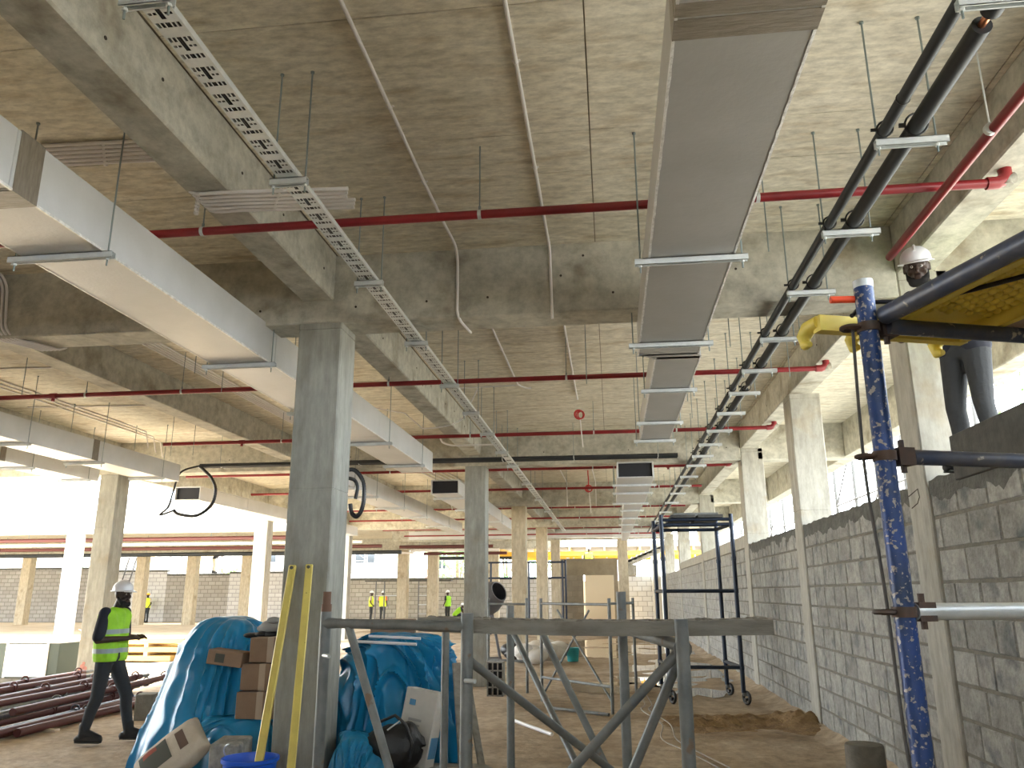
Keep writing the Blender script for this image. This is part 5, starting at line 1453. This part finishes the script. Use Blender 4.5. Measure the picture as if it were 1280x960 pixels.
FARP = [('worker in yellow helmet and vest far off in the yard', (-28.3, 47.3, -.05), -100, STAND, dict(helmet=M_HELMY, vest=M_VESTY, shirt=M_PAPER)),
        ('left of two far workers in white helmets by the yard wall', (-13.95, 46.5, 0), 10, STAND, dict(vest=M_VESTY, shirt=M_PLY)),
        ('right of two far workers in white helmets, seen from behind', (-13.2, 46.3, 0), 80, STAND, dict(vest=M_VESTY, shirt=M_ORANGE)),
        ('far worker in lime vest standing right of the yard columns', (-9.35, 46.2, 0), 150, STAND, dict(vest=M_VEST)),
        ('far worker crouching beside the standing one in lime vest', (-8.75, 45.8, 0), 20, CROUCH, dict(vest=M_VEST)),
        ('dark-clad worker bending over on top of the far yard wall', (-24.6, 48.12, 2.87), 0, BEND, dict(vest=None, shirt=M_SHIRT, trousers=M_PAPER)),
        ('far worker in yellow vest beneath the formwork at the hall end', (-1.15, 43.0, 2.2), -90, STAND, dict(vest=M_VESTY, helmet=M_HELM))]
for lab, b, h, J, kw in FARP:
    person(lab, b, math.radians(h), J, detail=False, bands=False, group='workers far off', **kw)

# ============================================================ BEYOND: courtyard wing, yard wall, houses, trees, far end
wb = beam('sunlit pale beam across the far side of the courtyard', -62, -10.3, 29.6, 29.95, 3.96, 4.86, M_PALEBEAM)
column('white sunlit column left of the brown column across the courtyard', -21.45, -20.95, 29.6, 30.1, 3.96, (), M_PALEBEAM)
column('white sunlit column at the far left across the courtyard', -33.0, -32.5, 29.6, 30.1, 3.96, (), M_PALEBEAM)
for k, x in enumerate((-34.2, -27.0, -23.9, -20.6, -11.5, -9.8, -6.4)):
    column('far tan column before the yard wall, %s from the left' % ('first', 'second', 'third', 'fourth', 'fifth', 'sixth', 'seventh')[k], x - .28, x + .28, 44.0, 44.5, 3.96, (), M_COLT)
beam('far beam over the tan columns before the yard wall', -62, -3.0, 44.0, 44.4, 3.96, 4.9)
for k, (y, z, r, m, n) in enumerate(((30.8, 3.80, .08, mat('dull_red_pipe', (0.10, 0.022, 0.02), .5), 'thick red'), (33.0, 3.74, .07, M_PVC, 'white'), (36.0, 3.72, .08, mat('dull_red_pipe', (0.10, 0.022, 0.02), .5), 'second red'), (39.5, 3.62, .10, M_BLACK, 'black insulated'), (42, 3.7, .06, M_PVC, 'thin white'))):
    t = thing('service_pipe', n + ' service pipe running under the slab across the courtyard', 'pipe', (-22, y, z), 'pipes across the courtyard')
    obj(MB().tube([(-44, y, z), (-10.4, y, z)], r, 10), 'pipe', m, t, smooth=60)
    for x in (-40, -32, -24, -16): obj(MB().tube([(x, y, z), (x, y, ZC)], .012, 6), 'rod', M_ROD, t)
    if k < 4:
        t = thing('service_pipe', n + ' service pipe beyond the hall left of the second column', 'pipe', (-8, y + 1, z), 'pipes beyond the hall')
        obj(MB().tube([(-10.2, y + 7.6, z), (-5.6, y + 7.6, z)], r, 10), 'pipe', m, t, smooth=60)
        for x in (-9.2, -6.5): obj(MB().tube([(x, y + 7.6, z), (x, y + 7.6, ZC)], .012, 6), 'rod', M_ROD, t)
def brick_mat(name, c1, c2, mo, w, h, rot=0):
    m = bpy.data.materials.new(name); m.use_nodes = True
    N, L = m.node_tree.nodes, m.node_tree.links
    p = N['Principled BSDF']; p.inputs['Roughness'].default_value = .95
    g = N.new('ShaderNodeNewGeometry'); sx = N.new('ShaderNodeSeparateXYZ'); cx = N.new('ShaderNodeCombineXYZ')
    L.new(g.outputs['Position'], sx.inputs[0]); L.new(sx.outputs['X'], cx.inputs[0]); L.new(sx.outputs['Z'], cx.inputs[1])
    b = N.new('ShaderNodeTexBrick'); b.inputs['Scale'].default_value = 1.0
    b.inputs['Brick Width'].default_value = w; b.inputs['Row Height'].default_value = h; b.inputs['Mortar Size'].default_value = .02
    b.inputs['Color1'].default_value = (*c1, 1); b.inputs['Color2'].default_value = (*c2, 1); b.inputs['Mortar'].default_value = (*mo, 1)
    L.new(cx.outputs[0], b.inputs['Vector']); L.new(b.outputs['Color'], p.inputs['Base Color'])
    return m
M_FENCE = brick_mat('far_block_courses', (.30, .285, .26), (.37, .355, .33), (.20, .185, .16), .46, .24)
M_FENCEL = brick_mat('far_pale_block_courses', (.50, .50, .50), (.58, .585, .59), (.32, .32, .33), .46, .24)
for x0, x1, h, m, n in ((-62, -32.2, 3.2, M_FENCE, 'left, behind the white sunlit column'), (-32.2, -27.6, 3.0, M_FENCEL, 'pale, behind the yellow-helmeted worker'), (-27.6, -23.5, 2.75, M_FENCE, 'dark, right of the yellow-helmeted worker'),
                        (-23.5, -18.6, 2.85, M_FENCEL, 'pale, below the bending worker'), (-18.6, -3, 2.4, M_FENCE, 'right, behind the two far workers')):
    t = tag(obj(MB().box(x0, x1, 48, 48.25, -.1, h), 'yard_wall', m), 'far grey block yard wall stretch, ' + n, 'wall', kind='structure')
    obj(MB().box(x0, x1, 47.97, 48.28, h, h + .12), 'coping', M_WETMORTAR, t)
# houses
def house(label, x0, x1, y, h, wall, wins, roof=None, m=M_STONE):
    t = thing('house', label, 'house', ((x0 + x1) / 2, y + 3, 0))
    obj(MB().box(x0, x1, y, y + 7, -.1, h), 'wall', wall, t)
    for (wx, wz, ww, wh, mm) in wins:
        f = obj(MB().box(wx - ww / 2 - .12, wx + ww / 2 + .12, y - .06, y + .05, wz - .12, wz + wh + .12), 'window', M_WHITE, t)
        obj(MB().box(wx - ww / 2, wx + ww / 2, y - .08, y, wz, wz + wh), 'pane', mm, f)
        obj(MB().box(wx - .04, wx + .04, y - .11, y, wz, wz + wh), 'glazing_bar', M_WHITE, f)
        obj(MB().box(wx - ww / 2, wx + ww / 2, y - .11, y, wz + wh * .48, wz + wh * .54), 'glazing_bar', M_WHITE, f)
    if roof:
        mb = MB(); e, r = roof
        mb.quadbox([(x0 - .6, y - .7, h), (x1 + .6, y - .7, h), (x1 + .6, y + 7.7, h), (x0 - .6, y + 7.7, h), (x0 + e, y + 3, h + r), (x1 - e, y + 3, h + r), (x1 - e, y + 4, h + r), (x0 + e, y + 4, h + r)])
        obj(mb, 'roof', M_ROOF, t)
    return t
house('white bungalow with red-brown roof beyond the yard wall', -60, -39.5, 62, 5.0, M_WHITE, [(-45.5, 2.6, 1.0, 1.1, M_GLASS), (-43.8, 2.6, 1.0, 1.1, M_GLASS), (-42.2, 2.6, .8, 1.1, M_GLASS)], (6, 1.7))
house('speckled rendered house with cream shutters beyond the yard wall', -38.8, -24.5, 60, 9, M_STONE, [(-36.3, 3.9, 1.3, 1.7, M_SHUT), (-31.4, 3.9, 1.2, 1.7, M_SHUT), (-27.6, 4.0, 1.1, 1.6, M_SHUT), (-26.2, 4.0, 1.0, 1.6, M_GLASS)])
house('tall speckled rendered block beyond the right yard wall', -19.9, -11.9, 60, 9, M_STONE, [(-18.6, 3.9, 1.5, 1.6, M_GLASS), (-16.2, 5.0, .8, .6, M_GLASS), (-12.6, 3.4, .5, 1.5, M_GLASS), (-13.6, 2.4, .6, 1.0, M_ROOF)])
# trees with real leaves
def tree(label, x, y, z0, r, h, n, m, seed, trunk=True):
    t = thing('tree', label, 'tree', (x, y, 0))
    rnd = random.Random(seed)
    mb = MB()
    cl = [(rnd.gauss(0, .45) * r, rnd.gauss(0, .45) * r, z0 + rnd.uniform(0, 1) * h) for _ in range(26)]
    for k in range(n):
        c = rnd.choice(cl)
        p = Vector((x + c[0] + rnd.gauss(0, .22) * r, y + c[1] + rnd.gauss(0, .22) * r, c[2] + rnd.gauss(0, .09) * h))
        a = Vector((rnd.gauss(0, 1), rnd.gauss(0, 1), rnd.gauss(0, .6))).normalized(); b = a.orthogonal().normalized()
        s = rnd.uniform(.06, .13) * (r / 1.6) ** .5
        k0 = len(mb.v)
        mb.v += [tuple(p - a * s), tuple(p + b * s * .45), tuple(p + a * s), tuple(p - b * s * .45)]
        mb.f.append([k0, k0 + 1, k0 + 2, k0 + 3]); mb.mi.append(0)
    o = obj(mb, 'foliage', m, t); o['kind'] = 'stuff'
    if trunk:
        tb = MB().tube([(x, y, -.1), (x + .1, y, z0 * .6), (x, y, z0 + h * .6)], [.16, .13, .05], 8)
        for k in range(7):
            c = cl[k]; tb.tube([(x, y, z0 * .7 + k * .1), (x + c[0] * .6, y + c[1] * .6, c[2] * .8 + z0 * .2), (x + c[0], y + c[1], c[2])], [.06, .04, .015], 6)
        obj(tb, 'trunk', M_BARK, t, smooth=60)
tree('bright green tree left of the second column beyond the yard wall', -10.9, 57, 1.8, 1.6, 6, 2600, M_LEAF, 1)
tree('bright green tree between the second and third columns', -7.9, 61, 1.5, 1.5, 6, 2400, M_LEAFD, 2)
tree('green tree between the third and fourth columns', -4.9, 60, 1.0, 1.5, 6.5, 2400, M_LEAF, 3)
tree('leafy tree outside beyond the man on the wall', 9.0, 17.2, 2.6, 1.6, 4.4, 3800, M_LEAF, 4)
tree('leafy shrub on the far yard wall below the speckled house', -25.4, 52, 2.2, .9, 1.2, 500, M_LEAF, 5)
tree('small green tree beside the white bungalow', -41, 58, 1.8, 1.2, 2.2, 700, M_LEAFD, 6)
# thin scaffolds outside
def lattice(label, p, q, z0, z1, m=M_SCAFF, nb=3, depth=(0, 1.2)):
    t = thing('lattice_scaffold', label, 'scaffold', (*p, 0), 'scaffold lattices outside')
    P = [Vector((p[0] + (q[0] - p[0]) * k / nb, p[1] + (q[1] - p[1]) * k / nb, 0)) for k in range(nb + 1)]
    for a in P:
        obj(MB().tube([a + Vector((0, 0, z0)), a + Vector((0, 0, z1))], .04, 8), 'standard', m, t, smooth=60)
    zz = z0 + 1.2; lv = []
    while zz < z1: lv.append(zz); zz += 1.3
    for z in lv: obj(MB().tube([P[0] + Vector((0, 0, z)), P[-1] + Vector((0, 0, z))], .025, 8), 'ledger', m, t, smooth=60)
    for k in range(nb):
        for i in range(len(lv) - 1):
            a, b = (P[k], P[k + 1]) if (k + i) % 2 else (P[k + 1], P[k])
            obj(MB().tube([a + Vector((0, 0, lv[i])), b + Vector((0, 0, lv[i + 1]))], .02, 6), 'diagonal', m, t, smooth=60)
M_PSC = mat('pale_outer_scaffold', (0.10, 0.095, 0.09), .5, .2)
lattice('scaffold lattice against the speckled house beyond the yard wall', (-31.5, 55), (-27.5, 55), 0, 8)
lattice('scaffold lattice at the left of the tall speckled block', (-18.4, 54), (-16.6, 54), 0, 8, nb=1)
lattice('scaffold lattice at the right of the tall speckled block', (-11.9, 54), (-9.0, 54), 0, 8, nb=2)
lattice('pale scaffold lattice outside above the block wall, near stretch', (6.0, 13.5), (6.0, 22), 0, 7, M_PSC, 5)
lattice('pale scaffold lattice outside above the block wall, far stretch', (6.0, 24), (6.0, 38), 0, 7, M_PSC, 6)
t = house('pale rendered house outside beyond the block wall', 12, 20, 30, 8, M_WHITE, [])
# frames and plank by the far wall
t = thing('lattice_scaffold', 'dark tube barrier frame in front of the far doorway', 'scaffold', (-3.3, 33, 0))
tubes(t, 'post', [((-3.34, 33, 0), (-3.34, 33, 2.85)), ((-1.97, 33, 0), (-1.97, 33, 2.9)), ((-1.85, 33.1, 0), (-1.85, 33.1, 2.9)), ((-4.9, 33, 0), (-4.9, 33, 2.85))], .04, M_TOWER)
tubes(t, 'rail', [((-5.0, 33, 2.82), (-1.85, 33, 2.82)), ((-5.0, 33, 2.2), (-1.85, 33, 2.2))], .04, M_TOWER)
t = thing('work_platform', 'plank platform on thin legs beside the far workers', 'platform', (-11.8, 45.5, 0))
obj(MB().box(-14.0, -9.0, 45.3, 45.8, 2.28, 2.34), 'plank', M_DARKBRD, t)
tubes(t, 'leg', [((x, 45.5, 0), (x, 45.5, 2.3)) for x in (-13.4, -12.9, -10.9, -10.4)], .035, M_SCAFF)
tubes(t, 'rung', [((-10.9, 45.5, z), (-10.4, 45.5, z)) for z in (.5, 1.0, 1.5, 2.0)] + [((-13.4, 45.5, 1.5), (-11.6, 45.5, 1.5))], .03, M_STEEL)
t = thing('ladder', 'thin ladder leaning on the pale yard wall', 'ladder', (-30.2, 47.4, 0))
tubes(t, 'rail', [((-30.5, 47.0, 0), (-30.2, 47.9, 3.9)), ((-30.0, 47.0, 0), (-29.7, 47.9, 3.9))], .04, M_SCAFF)
tubes(t, 'rung', [((-30.5 + .3 * k / 11, 47 + .9 * k / 11, 3.9 * k / 11), (-30.0 + .3 * k / 11, 47 + .9 * k / 11, 3.9 * k / 11)) for k in range(1, 11)], .025, M_SCAFF)
# far end of the hall: doorway wall, pale block wall, stair, formwork
M_ENDBLK = mat('brown_block', (0.27, 0.225, 0.16), .95, rnd=.15, var=(0.33, .28, .21), scale=3)
core = MB().box(-2.75, -1.32, 38.03, 38.3, -.1, 2.4).box(-2.75, .3, 38.0, 38.3, 2.4, 3.15).box(.1, .3, 38.0, 38.3, -.1, 2.4)
ew = tag(obj(core, 'wall_far', mat('end_wall_concrete', (.30, .25, .17), .9, var=(.22, .18, .12), scale=2)), 'brown end wall with a doorway at the far end of the hall', 'wall', kind='structure')
for r in range(10):
    for k in range(4):
        x = -2.74 + k * .46 - (.23 if r % 2 else 0)
        xa, xb = max(x, -2.74), min(x + .44, -1.33)
        if xb - xa > .08: obj(MB().box(xa, xb, 38.0, 38.1, .005 + r * .24, .225 + r * .24), 'block', M_ENDBLK, ew)
o = tag(obj(MB().box(-1.30, .1, 40.2, 40.3, -.05, 2.6), 'trim_1', mat('cream_plaster', (.62, .55, .42), .9)), 'cream plaster panel seen through the far doorway', 'panel', kind='structure')
core = MB().box(.8, 2.35, 41.05, 41.3, -.1, 2.4)
pw = tag(obj(core, 'wall_pale', mat('pale_mortar', (.42, .42, .42), .9)), 'whitewashed block wall under the far stair', 'wall', kind='structure')
for r in range(10):
    for k in range(5):
        x = .8 + k * .46 - (.23 if r % 2 else 0)
        xa, xb = max(x, .8), min(x + .43, 2.35)
        if xb - xa > .08: obj(MB().box(xa, xb, 41.0, 41.1, .0 + r * .24, .215 + r * .24), 'block', M_PALEBLK, pw)
t = thing('staircase', 'unfinished concrete stair flight rising to the right at the hall end', 'stairs', (1.7, 40, 3.0))
mb = MB(); ns = 9
for k in range(ns):
    x = .75 + k * .24; z = 3.05 + k * .10
    if k % 1 == 0: obj(MB().box(x, x + .25, 39.4, 40.6, z - .02, z + .13), 'step', M_PALEBEAM, t)
mb.quadbox([(.72, 39.4, 2.80), (2.95, 39.4, 3.72), (2.95, 40.6, 3.72), (.72, 40.6, 2.80), (.72, 39.4, 3.06), (2.95, 39.4, 3.98), (2.95, 40.6, 3.98), (.72, 40.6, 3.06)])
obj(mb, 'flight', M_COLR, t)
obj(MB().box(.76, 1.2, 41.0 - 1.6, 41.3, 2.4, 2.9), 'landing', M_COLR, t)
column('concrete column carrying the far stair', .30, .75, 36.4, 36.8, 3.96, (), M_COLT)
column('pale column right of the far stair', 2.0, 2.42, 40.7, 41.1, 3.96, (), M_PALEBEAM)
t = thing('slab_formwork', 'yellow timber beam formwork on steel props beyond the hall end', 'formwork', (0, 49, 0))
obj(MB().box(-6.5, 9, 46.5, 54, 4.15, 4.5), 'slab_edge', mat('grey_formply', (.22, .22, .22), .9), t)
for k in range(16): obj(MB().box(-6.4 + k * 1.0, -6.3 + k * 1.0, 46.4, 54, 3.92, 4.14), 'joist', M_TIMB, t)
for y in (46.8, 49, 51.5, 53.6): obj(MB().box(-6.5, 9, y, y + .12, 3.68, 3.91), 'bearer', mat('formwork_yellow', (.72, .42, .04), .7), t)
rnd = random.Random(3)
for k in range(26):
    x = -6 + rnd.uniform(0, 14.5); y = rnd.choice((46.85, 49.05, 51.55, 53.65))
    obj(MB().tube([(x, y + .05, 0), (x, y + .05, 3.68)], .045, 8), 'prop', M_STEEL, t, smooth=60)
tag(obj(MB().box(-3.0, 9, 42.6, 46.2, -.1, 2.2), 'floor_raised', M_SAND), 'raised ground beyond the far doorway', 'ground', kind='structure')
